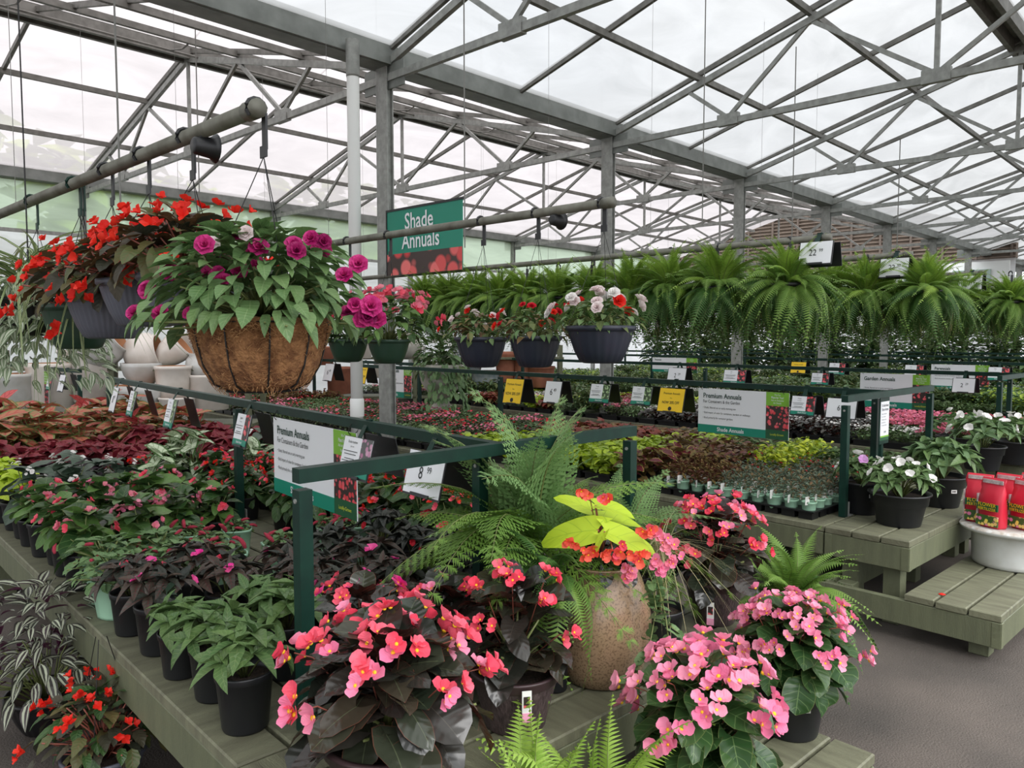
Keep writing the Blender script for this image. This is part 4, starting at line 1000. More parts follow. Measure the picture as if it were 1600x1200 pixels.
# ------------------------------------------------------------ ferns
def fern(loc, label, n, L, mk, two=False, el=(1.1, -.2), potk=('black', .1, .15), name='potted_fern', z0=None, hang=False, seedrz=0, drs=(.4, .8, 1.1), az=None, group=None, roots=0, spr=.05):
    o = empty(name, loc, seedrz, label, 'fern', group)
    if potk: pot(o, *potk)
    z = (potk[2] * .9 if potk else 0) if z0 is None else z0
    for i in range(n):
        t = (i + .5) / n; a = i * 2.399963 + U(-.2, .2)
        if az: a = U(*az)
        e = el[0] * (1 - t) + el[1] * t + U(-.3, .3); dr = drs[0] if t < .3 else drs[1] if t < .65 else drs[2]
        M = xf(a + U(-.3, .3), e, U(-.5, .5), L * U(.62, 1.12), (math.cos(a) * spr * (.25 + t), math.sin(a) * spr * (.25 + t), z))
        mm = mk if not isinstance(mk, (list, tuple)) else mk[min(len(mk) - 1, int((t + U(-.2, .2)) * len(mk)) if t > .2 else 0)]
        put(fr(mm, two, dr), 'frond', o, M)
    if roots:
        m = MB()
        for i in range(roots):
            a = U(0, 6.28); r0 = potk[1] * U(.6, 1.05); z1 = z * .8; ln = U(.15, .3)
            m.tube([(r0 * math.cos(a), r0 * math.sin(a), z1), (r0 * 1.2 * math.cos(a), r0 * 1.2 * math.sin(a), z1 - ln * .5), (r0 * 1.1 * math.cos(a + .2), r0 * 1.1 * math.sin(a + .2), z1 - ln)], .0014, 3)
        m.build('hanging_runners', MT['dead'], o, kind='stuff')
    return o
fern(atd(835, 2.68, ZB), 'big leatherleaf fern with broad arching fronds behind the tan urn', 56, .58, ['fern_l', 'fern'], True, (1.25, .1), ('black', .12, .2), z0=.36, drs=(.3, .6, .9))
fern(atd(868, 2.34, ZB), 'dark glossy fern spilling in front of the tan urn', 30, .27, ['fern_d', 'fern'], False, (.7, -.5), ('black', .05, .3), z0=.37, az=(2.2, 5.6), drs=(.5, .8, 1.1))
fern(atd(985, 3.0, ZB), 'pale fern with fronds leaning right, behind the urn', 18, .42, 'fern_l', True, (1.1, .2), ('black', .1, .16), z0=.28)
fern(atd(1245, 3.2, 0), 'fine-leaved fern in a tall floor pot between coral begonia and pink tub', 90, .34, ['fern', 'fern_d'], False, (1.1, -.7), ('black', .13, .42), z0=.5, spr=.07)
fern(atd(835, 1.70, ZS), 'bright green upright fern at the bottom of the step', 26, .38, 'fern_y', False, (1.35, .35), ('black', .1, .14), drs=(.3, .5, .8))
fern(atd(950, 1.78, ZS), 'second bright green fern at the bottom beside the pink begonia', 24, .36, 'fern_y', False, (1.35, .35), ('black', .1, .14), drs=(.3, .5, .8))
# ------------------------------------------------------------ tan urn with its mixed planting
pu = atd(942, 2.43, ZB)
o = empty('ceramic_urn', pu, 0, 'large speckled tan glazed ceramic urn planted with mixed plants', 'urn')
m = MB(); m.lathe([(.105, 0), (.118, .006), (.14, .05), (.158, .12), (.162, .19), (.152, .26), (.132, .32), (.118, .355), (.122, .375), (.128, .38), (.118, .382), (.108, .36), (.106, .33)], 56); m.build('body', MT['tan'], o, smooth=True)
m = MB(); m.disc(.108, .345, 20); m.build('soil', MT['soil'], o)
PU = Vector(pu)
def wp(px, py, d): q = atd(px, d); return Vector((q.x, q.y, zof(py, d)))
# chartreuse begonia: few very large leaves
cb = empty('chartreuse_begonia', (PU.x, PU.y, ZB + .35), 0, 'begonia with very large chartreuse leaves and hanging orange-coral flowers', 'begonia')
base = Vector((PU.x, PU.y, ZB + .35))
def toward(px, py, d, root_px, root_py, rd, sc, roll=0):
    a = wp(root_px, root_py, rd); c = wp(px, py, d); v = c - a; az = math.atan2(v.y, v.x); pt = math.atan2(v.z, math.hypot(v.x, v.y))
    return xf(az, pt, roll, v.length * sc, a - base), a - base
st = MB()
for (tx, ty, td, rx, ry, rd, roll) in ((856, 835, 2.33, 936, 832, 2.26, -.55), (1012, 858, 2.22, 946, 835, 2.24, .4), (985, 800, 2.32, 932, 793, 2.33, .25), (880, 775, 2.42, 925, 800, 2.4, -.3), (1000, 815, 2.4, 940, 815, 2.36, .2), (932, 858, 2.18, 947, 835, 2.2, .2), (1030, 870, 2.3, 1000, 850, 2.3, .3)):
    Mx, ap = toward(tx, ty, td, rx, ry, rd, 1.22, roll); put(leafmesh('bigc', 'chart'), 'leaf', cb, Mx)
    st.tube([(0, 0, 0), ap * .55 + Vector((0, 0, .04)), ap], .0035, 5)
spots = []
for (px, py, d) in ((900, 853, 2.2), (912, 866, 2.2), (925, 870, 2.19), (945, 868, 2.18), (957, 862, 2.18), (968, 870, 2.18), (985, 868, 2.18), (995, 877, 2.2), (960, 880, 2.18), (1012, 838, 2.22), (1020, 832, 2.22), (906, 768, 2.3), (918, 772, 2.3), (948, 783, 2.3), (978, 858, 2.2), (936, 862, 2.2), (1005, 870, 2.2), (890, 850, 2.22)):
    q = wp(px, py, d) - base
    for k in range(2): spots.append((q + Vector((U(-.012, .012), U(-.012, .012), U(-.01, .01))), Vector((-.5, -.6, -.2))))
flowers_at(cb, 0, spots, [FLW['beg_orange'], FLW['beg_orange'], FLW['beg_coral']], .023, True)
for (px, py, d) in ((925, 866, 2.19), (960, 864, 2.18), (990, 868, 2.2), (910, 770, 2.3)):
    q = wp(px, py, d) - base; st.tube([(0, 0, .05), q * .6 + Vector((0, 0, .08)), q], .002, 4)
st.build('stems', MT['stem_r'], cb, smooth=True)
# pink begonias in the urn
o = empty('pink_begonia', (PU.x, PU.y, ZB + .35), 0, 'small pink begonia flowers and dark leaves over the urn rim', 'begonia')
pl = dome(46, .14, .09, -1.1, .4); leaves(o, .0, pl, ['round', 'begonia'], ['bronze2', 'bronze'], .07); stems(o, 0, [q[0] for q in pl][::2])
spots = [(wp(px + U(-10, 10), py + U(-8, 8), d) - base, Vector((-.5, -.7, .3))) for (px, py, d) in ((985, 905, 2.24), (983, 895, 2.24), (1030, 838, 2.25), (1040, 850, 2.25), (1052, 862, 2.25), (1060, 880, 2.26), (1035, 895, 2.26), (1020, 880, 2.26)) for k in range(4)]
flowers_at(o, 0, spots, [FLW['beg_pink'], FLW['beg_rose']], .02, True)
# fine grass and trailing ivy
pg = atd(1035, 2.62, ZB)
o = empty('potted_grass', pg, 0, 'pot of fine buff grass arching beside the urn', 'grass plant'); pot(o, 'black', .085, .16)
g = leafmesh('grass', 'grass')
for i in range(90): put(g, 'blade', o, xf(U(0, 6.28), U(.2, 1.2), 0, U(.18, .3), (U(-.03, .03), U(-.03, .03), .3)))
stems(o, .14, [Vector((U(-.04, .04), U(-.04, .04), .16)) for _ in range(12)])
def vine(root_label, path, n, L, mk, kind='ivy', name='trailing_vine', cat='vine', both=True):
    b0 = path[0]; o = empty(name, b0, 0, root_label, cat); P = [q - b0 for q in path]
    MB().tube(P, .0022, 4).build('stem', MT['stem'], o, smooth=True)
    N = len(P) - 1
    for i in range(n):
        t = i / n * N; k = int(t); q = P[k].lerp(P[min(N, k + 1)], t - k); a = U(0, 6.28)
        put(leafmesh(kind, mk), 'leaf', o, xf(a, U(-.8, .2), U(-.5, .5), L * U(.7, 1.15), q))
    return o
vine('creeping vine hanging from the urn to the step flowers, left strand', [wp(1022, 915, 2.3), wp(1030, 960, 2.25), wp(1020, 1020, 2.2), wp(1000, 1060, 2.15), wp(985, 1095, 2.12)], 30, .045, 'ivy')
vine('creeping vine hanging from the urn, right strand reaching the pink begonia', [wp(1030, 910, 2.3), wp(1045, 970, 2.22), wp(1052, 1020, 2.15), wp(1060, 1070, 2.08), wp(1075, 1120, 2.0)], 24, .04, 'ivy')
vine('thin vine with round leaves lying to the right over the bench', [wp(1040, 975, 2.3), wp(1065, 998, 2.28), wp(1095, 1012, 2.27), wp(1120, 1015, 2.27)], 9, .045, 'ivy')
# pink-splashed plant behind chartreuse leaves
o = empty('splashed_plant', atd(945, 2.75, ZB), 0, 'white and green splashed foliage plant behind the chartreuse leaves', 'foliage plant'); pot(o, 'black', .09, .16)
pl = dome(150, .14, .26, -.4, .6); leaves(o, .16, pl, ['small', 'ovate'], ['hypo'], .042); stems(o, .14, [q[0] for q in pl][::5])
# ------------------------------------------------------------ under-bench left
o = empty('zebra_plant_basket', atd(55, 3.05, 0.0), 0, 'striped silver and dark trailing plant basket on the floor at left', 'trailing plant'); pot(o, 'blackb', .15, .16)
pl = dome(300, .42, .44, -.7, .6, 1.0); leaves(o, .14, pl, ['trad'], ['zebra'], .095); stems(o, .12, [q[0] for q in pl][::6])
o = empty('begonia_basket', atd(142, 2.62, 0.0), 0, 'red angel begonia in ribbed grey basket on the floor', 'begonia'); pot(o, 'grey', .135, .15)
pl = dome(180, .25, .24, -.8, .7); leaves(o, .13, pl, ['wing', 'coleus'], ['rieger', 'dgreen', 'flat_d'], .065); stems(o, .12, [q[0] for q in pl][::3], 'stem_r')
flowers_at(o, .13, clusters(15, .24, .24, 4, .03), [FLW['bell_red']], .024, False)
m = MB()
for k in range(3):
    a = k * 2.09; m.tube([(.13 * math.cos(a), .13 * math.sin(a), .14), (.02 * math.cos(a), .02 * math.sin(a), .55)], .0015, 4)
m.build('hanger_wires', MT['wire'], o)
MB().lathe([(.001, 0), (.015, .001), (.012, .003), (.001, .004)], 8).build('fallen_petal', FM['coral'], label='small fallen pink petal on the floor at left', cat='petal', loc=tuple(at(62, 1165, .001)))
MB().lathe([(.001, 0), (.018, .002), (.01, .006), (.001, .007)], 7).build('fallen_petal', FM['red'], label='fallen red petal on the step bench planks', cat='petal', loc=tuple(at(1472, 929, ZS + .002)))
# ------------------------------------------------------------ second bench tubs, stand and bags
def tub(px, d, label, fk, mk, L, n, R, H, r=.165, h=.19, nf=0, z=ZB, bc=None, kinds=('ngi', 'ngi_b'), fs=.03):
    o = empty('potted_impatiens', atd(px, d, z), 0, label, 'impatiens'); pot(o, 'tub', r, h)
    pl = rosettes(n, R, H, 8, .25); leaves(o, h * .86, pl, list(kinds), mk, L)
    stems(o, h * .86, [q[0] for q in pl][::8])
    if nf: flowers_at(o, h * .9, clusters(nf, R * 1.1, H * 1.12, 1, .01), [FLW[k] for k in fk], fs, False)
    if bc: barcode(o, *bc)
    return o
tub(1412, 4.45, 'white-flowered impatiens in large black tub, front right', ['imp_white'], ['ngi_g'], .085, 32, .17, .17, nf=14)
tub(1352, 4.75, 'impatiens with one lilac flower in black tub behind the post', ['imp_lilac', 'imp_white'], ['ngi_g'], .085, 22, .14, .15, r=.14, h=.2, nf=4, bc=(-.10, -.105, .13, -.75))
tub(1475, 4.95, 'broad-leaved green plant without flowers in black tub', [], ['cala', 'ngi_g'], .14, 20, .19, .22, r=.16, h=.2, bc=(-.11, -.12, .12, -.75))
tub(1540, 6.3, 'white-flowered impatiens in black tub on the third row', ['imp_white'], ['ngi_g', 'cala'], .12, 18, .24, .22, r=.17, h=.2, nf=9, fs=.045)
tub(1500, 6.9, 'green impatiens behind the price rail on the third row', ['imp_white'], ['ngi_g', 'cala'], .11, 16, .25, .2, r=.17, h=.2, nf=6, fs=.04)
tub(1590, 6.6, 'white impatiens in black tub at the right picture edge', ['imp_white'], ['ngi_g'], .11, 16, .22, .2, r=.17, h=.2, nf=12, fs=.04)
# two black pots of the third row front
ps = atd(1592, 4.48, ZS)
o = empty('ceramic_stand', ps, 0, 'upturned white glazed ceramic pot used as a display stand', 'pot')
m = MB(); m.lathe([(.185, 0), (.198, .008), (.203, .03), (.207, .19), (.212, .195), (.245, .2), (.268, .212), (.272, .225), (.264, .235), (.22, .238), (.08, .238), (.05, .232)], 56); m.disc(.05, .232, 16); m.build('body', MT['white_glaze'], o, smooth=True)
m = MB(); m.lathe([(.2725, .2255), (.2645, .2362), (.235, .2385)], 56, capb=False); m.build('worn_rim', simple('worn_clay', (176, 164, 150), .8, 0, (214, 214, 210), 30), o, smooth=True)
def bag(x, y, rz, label, i):
    o = empty('fertilizer_bag', (x, y, ZS + .238), rz, label, 'bag', 'fertilizer bags on the ceramic stand')
    m = MB(); h = .29; w = .15; n = 12
    pr = [(.96, .42, 0), (1.0, .5, .012), (1.0, .56, .08), (1.0, .54, .15), (1.0, .36, .21), (1.0, .12, .245), (1.0, .03, .262), (1.0, .02, h)]
    vs = []
    for (a, b_, z) in pr:
        for k in range(n):
            t = 2 * PI * k / n + PI / n; q = 1 / max(abs(math.cos(t)), abs(math.sin(t))); q = min(q, 1.25)
            vs.append((w / 2 * a * q * math.cos(t) * .92 + .006 * math.sin(7 * z / h * 3 + k), w / 2 * b_ * q * math.sin(t) * .95, z))
    fs = [(i_ * n + k, i_ * n + (k + 1) % n, (i_ + 1) * n + (k + 1) % n, (i_ + 1) * n + k) for i_ in range(len(pr) - 1) for k in range(n)]
    m.add(vs, fs + [tuple(range(n - 1, -1, -1)), tuple((len(pr) - 1) * n + k for k in range(n))])
    b = m.build('bag', MT['redplastic'], o, smooth=True)
    m = MB(); m.add([(-.078, -.0, .01), (-.078, 0, .16), (-.074, .028, .16), (-.074, .03, .01)], [(0, 1, 2, 3)]); 
    MB().box((-.073, -.0, .10), (.008, .07, .18)).build('white_side', MT['bagwhite'], o)
    MB().box((.0, -.052, .045), (.13, .008, .06)).build('flower_print', MT['pic_bag'], o)
    MB().box((.0, -.052, .125), (.125, .008, .04)).build('green_print', MT['dkgreen'], o)
    t = text('FLOWER', .03, 'yellow', o, (0, -.058, .137), .9); t = text('FERTILIZER', .024, 'yellow', o, (0, -.058, .112), .9)
    MB().box((0, -.008, .268), (.12, .006, .022)).build('header_strip', MT['bagwhite'], o)
    return o
def big_sign(loc, rz, w, h, title, sub, bullets, foot, label, bar='teal', pic='pic_red'):
    """loc: top left corner; board hangs down from it; x to the right as read"""
    o = empty('hanging_sign', loc, rz, label, 'sign', 'wide white hanging signs')
    plate(o, 'board', 0, w, -h, 0, 'white', .003, .005)
    pw = w * .235
    plate(o, 'foot_band', 0, w - pw, -h, -h * .82, bar, -.0005)
    plate(o, 'lime_panel', w - pw, w, -h * .29, 0, 'lime', -.0005)
    plate(o, 'flower_picture', w - pw, w, -h * .8, -h * .29, pic, -.0005)
    plate(o, 'dark_panel', w - pw, w, -h, -h * .8, 'dkgreen', -.0005)
    y = -.003
    text(title, h * .155, 'inkgreen', o, (w * .06, y, -h * .16), .88, 'LEFT', .015)
    if sub: text(sub, h * .10, 'ink', o, (w * .06, y, -h * .29), .78, 'LEFT')
    for i, bl in enumerate(bullets): text('\u2022 ' + bl, h * .062, 'ink', o, (w * .06, y, -h * (.43 + .115 * i)), .8, 'LEFT')
    text(foot, h * .125, 'white', o, (w * .38, y, -h * .91), .92, 'CENTER', .015)
    for i, bl in enumerate(('We Can', 'Plant for You!', 'Ask an Associate', 'for Details')): text(bl, h * (.052 if i != 1 else .062), 'white', o, (w - pw / 2, y, -h * (.055 + .058 * i)), .8, 'CENTER', .01 if i == 1 else 0)
    text('Locally-Grown', h * .065, 'inklime', o, (w - pw / 2, y, -h * .9), .8, 'CENTER')
    for xx in (w * .05, w * .95):
        m = MB(); m.tube([(xx, -.002, -.012), (xx - .004, -.01, .0), (xx, -.004, .03), (xx, .02, .058), (xx, .045, .03), (xx, .03, -.0), (xx, .01, -.012)], .0022, 5); m.build('tie', MT['wire'], o)
    return o
BUL = ('Shade, filtered sun or early morning sun', 'Bold impact of color for containers, borders or walkways', 'Bred primarily for container gardens')
def on_line(a, c, px):
    """point of the horizontal line a-c seen at pixel column px"""
    r_ = pray(px, 600); n_ = Vector((r_.y, -r_.x)); a2 = Vector(a[:2]); d2 = Vector(c[:2]) - a2
    # vertical plane through camera: normal perpendicular to horizontal ray
    t = -(n_.dot(a2)) / n_.dot(d2); q = a2 + d2 * t; return Vector((q.x, q.y, 0))
def card(loc, rz, kind, label, w=.13, h=.13, title='', sub='', pic='pic_red', strap=.07, drop=0, wide=False, group='clip-on cards on the rails', back=True):
    """tent card holder hooked over a rail; loc is on the rail top"""
    o = empty('card_holder', loc, rz, label, 'card', group)
    m = MB(); sp_ = .028
    m.beam((0, -.005, .006), (0, -.05, -strap), .03, .003, up=(0, 1, 0)); m.beam((0, .005, .006), (0, .05, -strap), .03, .003, up=(0, 1, 0)); m.box((0, 0, .006), (.03, .02, .004))
    m.build('strap', MT['green'], o)
    tilt = Matrix.Rotation(.22, 4, 'X') if True else None
    T = Matrix.Translation((0, -.05, -strap)) @ Matrix.Rotation(-.24, 4, 'X')
    f = MB(); f.box((0, .003, -h / 2 - .005), (w + .012, .004, h + .014)); f = f.build('front_panel', MT['black'] if kind != 'x' else MT['black'], o, M=T)
    if back:
        T2 = Matrix.Translation((0, .05, -strap)) @ Matrix.Rotation(.24, 4, 'X')
        MB().box((0, 0, -h / 2 - .005), (w + .012, .004, h + .014)).build('back_panel', MT['black'], o, M=T2)
    y = -.0005; yt = -.003
    if kind == 'price':
        plate(f, 'card', -w / 2, w / 2, -h - .004, 0, 'white', y)
        text(title, h * .42, 'ink', f, (-w * .08, yt, -h * .52), .85); text(sub, h * .22, 'ink', f, (w * (.11 + .03 * len(title)), yt, -h * .42), .85)
    elif kind == 'yellow':
        plate(f, 'card', -w / 2, w / 2, -h - .002, 0, 'yellow', y)
        text('Premium Annuals', h * .14, 'ink', f, (0, yt, -h * .22), .85); text('Now', h * .07, 'ink', f, (0, yt, -h * .42), .85); text('NOW 20% OFF', h * .17, 'ink', f, (0, yt, -h * .62), .78, bold=.01)
        MB().lathe([(h * .09, 0), (h * .09, .001), (0, .001)], 14, (0, yt, -h * .88), R=Matrix.Rotation(PI / 2, 3, 'X')).build('emblem', MT['ink'], f)
    else:
        plate(f, 'card', -w / 2, w / 2, -h * .82, 0, 'white', y); plate(f, 'foot_band', -w / 2, w / 2, -h - .002, -h * .82, 'teal', y)
        plate(f, 'picture', w * .14, w / 2, -h * .82, 0, pic, y - .0012, .001)
        text(title, h * .1, 'ink', f, (-w * .17, yt, -h * .13), .7); text(sub, h * .06, 'ink', f, (-w * .17, yt, -h * .25), .7)
        m = MB()
        for k, q in enumerate((.38, .46, .58, .64)): m.box((-w * .2, yt, -h * q), (w * (.5 - .08 * (k % 3)), .0008, h * .018))
        m.build('small_print', MT['ink'], f); text('Shade Annual', h * .11, 'white', f, (-w * .0, yt, -h * .91), .8, bold=.01)
    m = MB(); m.box((0, -.004, -h - .004), (w * .5, .008, .012)); m.build('lip', MT['black'], f)
    return o
RY = -PI / 2; ra, rb = YR1
def r1(px): q = on_line(ra, rb, px); q.z = ZR; return q
# sign 1 on the closest rail
a = r1(432); c = r1(562); wS = (c - a).length; d0 = (a - Vector((0, 0, 0))).dot(fh); hS = (758 - 642) * d0 / FOC
rzr = math.atan2(rb[1] - ra[1], rb[0] - ra[0])
a2 = a + Vector((-.022, 0, -.04))
big_sign(a2, rzr, wS, hS, 'Premium Annuals', 'For Containers & the Garden', BUL, 'Shade Annuals', 'white Premium Annuals sign tied to the closest rail')
for (px, kind, w, h, ti, su, pic, lab) in ((192, 'price', .17, .2, '8', '99', None, 'white 8.99 price card at the far end of the closest rail'), (220, 'info', .17, .19, 'Caladium', 'Shade plant', 'pic_green', 'plant card with leaf picture, second on the closest rail'), (282, 'info', .19, .19, 'Coleus', 'Shade plant', 'pic_green', 'plant card with leaf picture, third on the closest rail'), (396, 'info', .19, .17, 'Begonia', 'Green Leaf', 'pic_red', 'plant card with red begonia picture left of the large sign'), (577, 'info', .24, .16, 'Double Impatiens', '1 gallon pots', 'pic_pink', 'Double Impatiens card right of the large sign'), (686, 'price', .235, .155, '8', '99', None, 'large white 8.99 price card above the dark impatiens')):
    q = r1(px); q.z = ZR + .02; card(q, rzr, kind, lab, w, h, ti, su, pic or 'pic_red')
# far left rail sign and cards
fa, fb = (1.9, 12.5), (e1.x, e1.y); rzf = math.atan2(fb[1] - fa[1], fb[0] - fa[0])
def rf_(px): q = on_line(fa, fb, px); q.z = ZR; return q
a = rf_(48); c = rf_(78); d0 = a.dot(fh)
big_sign(a + Vector((-.02, 0, -.03)), rzf, (c - a).length, 66 * d0 / FOC, 'Shade Annuals', 'Full Sun to Shade', BUL, 'Shade Annuals', 'white sign at far left beneath the variegated plant')
for px, k, ti, su, lab in ((88, 'info', 'Fern', 'Shade', 'small plant card right of the far left sign'), (107, 'price', '4', '99', 'white 4.99 card on the far left rail')):
    q = rf_(px); q.z = ZR + .02; card(q, rzf, k, lab, .13 if k == 'info' else .15, .18, ti, su)
# second rail
sa, sb_ = YR2
def r2(px): q = on_line(sa, sb_, px); q.z = ZR; return q
a = r2(1094); c = r2(1236); d0 = a.dot(fh)
big_sign(a + Vector((-.022, 0, -.035)), RY, (c - a).length, 68 * d0 / FOC, 'Premium Annuals', 'For Containers & the Garden', BUL, 'Shade Annuals', 'white Premium Annuals sign on the second rail, mid right')
for (px, kind, w, h, ti, su, pic, lab) in ((811, 'yellow', .25, .24, '', '', None, 'yellow 20% OFF card under the navy baskets'), (872, 'price', .2, .2, '6', '49', None, 'white 6.49 price card below the middle navy basket'), (945, 'info', .22, .16, 'Torenia', 'Shade Annual', 'pic_green', 'plant card below the right navy basket'), (1010, 'info', .2, .15, 'Lamium', 'Shade Annual', 'pic_green', 'plant card left of the large yellow card'), (1057, 'yellow', .24, .19, '', '', None, 'large yellow 20% OFF card left of the Premium Annuals sign'), (1262, 'info', .17, .13, 'Fuchsia', 'Shade Annual', 'pic_red', 'plant card right of the second Premium Annuals sign'), (1322, 'price', .2, .13, '6', '49', None, 'white 6.49 card behind the near post of the second rail')):
    q = r2(px); q.z = ZR + .02; card(q, RY, kind, lab, w, h, ti, su, pic or 'pic_red')
# fertilizer sign on the arm of the second bench
q = Vector((on_line(AR2[0], AR2[1], 1384))); q.z = ZR - .03
o = empty('fertilizer_sign', q, 0, 'narrow upright fertilizer sign on the second arm rail', 'sign')
plate(o, 'holder', -.075, .075, -.3, .02, 'green', .004, .006); plate(o, 'paper', -.068, .068, -.275, -.02, 'white', 0); plate(o, 'lime_stripe', -.068, .068, -.255, -.245, 'lime', -.001); plate(o, 'green_foot', -.068, .068, -.275, -.255, 'dkgreen', -.001)
text("Dr. Earth Annual", .026, 'ink', o, (0, -.003, -.045), .62, bold=.01); text("Bloom Fertilizer", .026, 'ink', o, (0, -.003, -.072), .62, bold=.01)
for k, t_ in enumerate(('Apply at planting and', 'every 4-6 weeks', 'Feeds plants as they', 'grow and bloom', 'For all annual flowers')): text(t_, .012, 'ink', o, (-.055, -.003, -.1 - .019 * k), .8, 'LEFT')
text('13.99', .022, 'ink', o, (0, -.003, -.222), .8)
m = MB()
for xx in (-.05, .05): m.tube([(xx, 0, .02), (xx, .0, .035), (xx, 0, .055)], .0018, 4)
m.build('hook_wires', MT['wire'], o)
MB().box((-.0, .02, -.2), (.03, .02, .5)).build('stake', MT['green'], o)
# third and fourth rails
def rN(line, px): q = on_line(line[0], line[1], px); q.z = ZR; return q
a = rN(YR3, 1345); c = rN(YR3, 1454); d0 = a.dot(fh)
big_sign(a + Vector((-.02, 0, -.03)), RY, (c - a).length, 52 * d0 / FOC, 'Garden Annuals', '', BUL[:2], 'Shade Annuals', 'white Garden Annuals sign on the third rail')
q = rN(YR3, 1509); q.z += .02; card(q, RY, 'price', 'white 2.29 price card right of the Garden Annuals sign', .2, .14, '2', '29')
q = rN(YR3, 1285); q.z += .02; card(q, RY, 'info', 'plant card on the third rail left of Garden Annuals', .2, .13, 'Hosta', 'Shade')
q = rN(YR3, 1152); q.z += .02; card(q, RY, 'info', 'plant card on the third rail above the Premium Annuals sign', .3, .17, 'Viola', 'Shade')
q = rN(YR3, 1062); q.z += .02; card(q, RY, 'price', 'white 2.29 price card on the third rail, left', .28, .2, '2', '29')
YR4 = ((B2X[0] + DR * 2 + .96, 12.5), (B2X[0] + DR * 2 + .96, 1.9))
a = rN(YR4, 1455); c = rN(YR4, 1546); d0 = a.dot(fh)
big_sign(a + Vector((-.02, 0, -.03)), RY, (c - a).length, 40 * d0 / FOC, 'Perennials', '', BUL[1:], 'Shade Perennials', 'white Perennials sign on the fourth rail')
a = rN(YR4, 1020); c = rN(YR4, 1090); d0 = a.dot(fh)
big_sign(a + Vector((-.02, 0, -.03)), RY, (c - a).length, 22 * d0 / FOC, 'Perennials', '', (), 'Shade Perennials', 'distant white Perennials sign left of centre on the fourth rail')
for px, k, lab in ((1250, 'yellow', 'distant small yellow card on the fourth rail'), (1310, 'info', 'distant plant card on the fourth rail, middle'), (1562, 'info', 'distant plant card right of the Perennials sign'), (1430, 'info', 'distant plant card left of the Perennials sign')):
    q = rN(YR4, px); q.z += .02; card(q, RY, k, lab, .25, .18, 'Shade', 'Plant')
# far rail behind the white pipe
FR5 = ((6.1, 11.2), (6.1, 8.3))
for px, k, w, lab in ((521, 'price', .26, 'distant 6.49 card left of the white pipe'), (572, 'yellow', .28, 'distant yellow card between pipe and column')):
    q = rN(FR5, px); q.z += .02; card(q, RY, k, lab, w, .26, '6', '49')
a = rN(FR5, 596); c = rN(FR5, 645); d0 = a.dot(fh)
big_sign(a + Vector((-.02, 0, -.03)), RY, (c - a).length, 48 * d0 / FOC, 'Premium Annuals', '', BUL, 'Shade Annuals', 'distant white sign behind the grey column')
# Shade Annuals header sign beside the first column
pL = atd(607, 7.3, 0); dirv = Vector((math.cos(RY + GA), math.sin(RY + GA), 0)); pR = on_line(pL, pL + dirv, 723); ws = (pR - pL).length
z1 = zof(335, 7.3); hh = 97 * 7.3 / FOC
o = empty('header_sign', (pL.x, pL.y, z1), RY + GA, 'teal Shade Annuals header sign with red flower picture beside column', 'sign')
plate(o, 'board', 0, ws, -hh, 0, 'teal', .006, .01); plate(o, 'flower_picture', 0, ws, -hh, -hh * .67, 'pic_big', -.001); plate(o, 'top_frame', -.01, ws + .01, -.0, .02, 'black', .005, .02); plate(o, 'side_frame', -.015, 0, -hh, .02, 'black', .005, .02)
text('Shade', hh * .35, 'white', o, (ws * .45, -.004, -hh * .2), .82, bold=.012); text('Annuals', hh * .34, 'white', o, (ws * .47, -.004, -hh * .5), .82, bold=.012)
# fertilizer bags
G6 = [(-.16, .06, -1.9), (-.08, -.08, -2.0), (.04, -.16, -1.8), (-.06, .16, -1.5), (.06, .04, -1.7), (.16, -.06, -1.9)]
for i, (dx, dy, rz) in enumerate(G6):
    bag(ps.x + dx, ps.y + dy, rz, 'red and white fertilizer bag, %s on the ceramic stand from the left' % nth(i), i)
# ------------------------------------------------------------ hanging pipes and baskets
ZP = 2.18
def bdir(s): return Vector((-math.sin(GA) * s, math.cos(GA) * s, 0))
def hpipe(px, py, far, label, r=.021, z=None):
    z = z or ZP; d = (z - CAMZ) * FOC / (HOR - py); a = atd(px, d, z); b_ = a + bdir(far)
    o = empty('hanging_pipe', a, GA, label, 'pipe', 'horizontal pipes carrying hanging baskets')
    MB().tube([(0, 0, 0), (0, far, 0)], r, 14).build('pipe', MT['pipe'], o, smooth=True)
    MB().tube([(0, -.006, 0), (0, .05, 0)], r * 1.18, 14).build('end_cap', MT['pvc'] if False else MT['pipe'], o, smooth=True)
    for k in range(1, int(far / 2.2) + 1): MB().tube([(0, k * 2.2, 0), (0, k * 2.2, ZP + .7)], .0015, 4).build('suspension_wire', MT['cord'], o)
    return a, a + bdir(far)
P1 = hpipe(410, 177, 7.0, 'large grey pipe at upper left with basket hooks')
P2 = hpipe(955, 319, 8.0, 'grey pipe crossing the teal header sign with navy baskets')
P3 = hpipe(1292, 373, 7.5, 'grey pipe end above the large fern mass')
P4 = hpipe(1419, 399, 7.0, 'grey pipe with price card, second fern row')
P5 = hpipe(1535, 427, 7.0, 'grey pipe with price card, third fern row')
P6 = hpipe(1572, 444, 7.0, 'grey pipe of the fourth fern row at far right')
def hook(o, zt, r, zrim, mk='black', wires=3):
    """hook over the pipe at local height zt, wires to the rim"""
    m = MB(); pts = [(.026 * math.cos(a), 0, zt + .026 * math.sin(a)) for a in [PI * (1.25 - 1.35 * k / 8) for k in range(9)]]
    m.tube(pts, .006, 6); m.box((.022, 0, zt - .055), (.006, .022, .09)); m.box((.018, 0, zt - .105), (.005, .035, .03)); m.build('hook', MT[mk], o)
    m = MB()
    for k in range(wires):
        a = 2 * PI * k / wires + .5; m.tube([(.018, 0, zt - .118), (r * math.cos(a), r * math.sin(a), zrim)], .0014, 4)
    m.build('hanger_wires', MT['wire'], o)
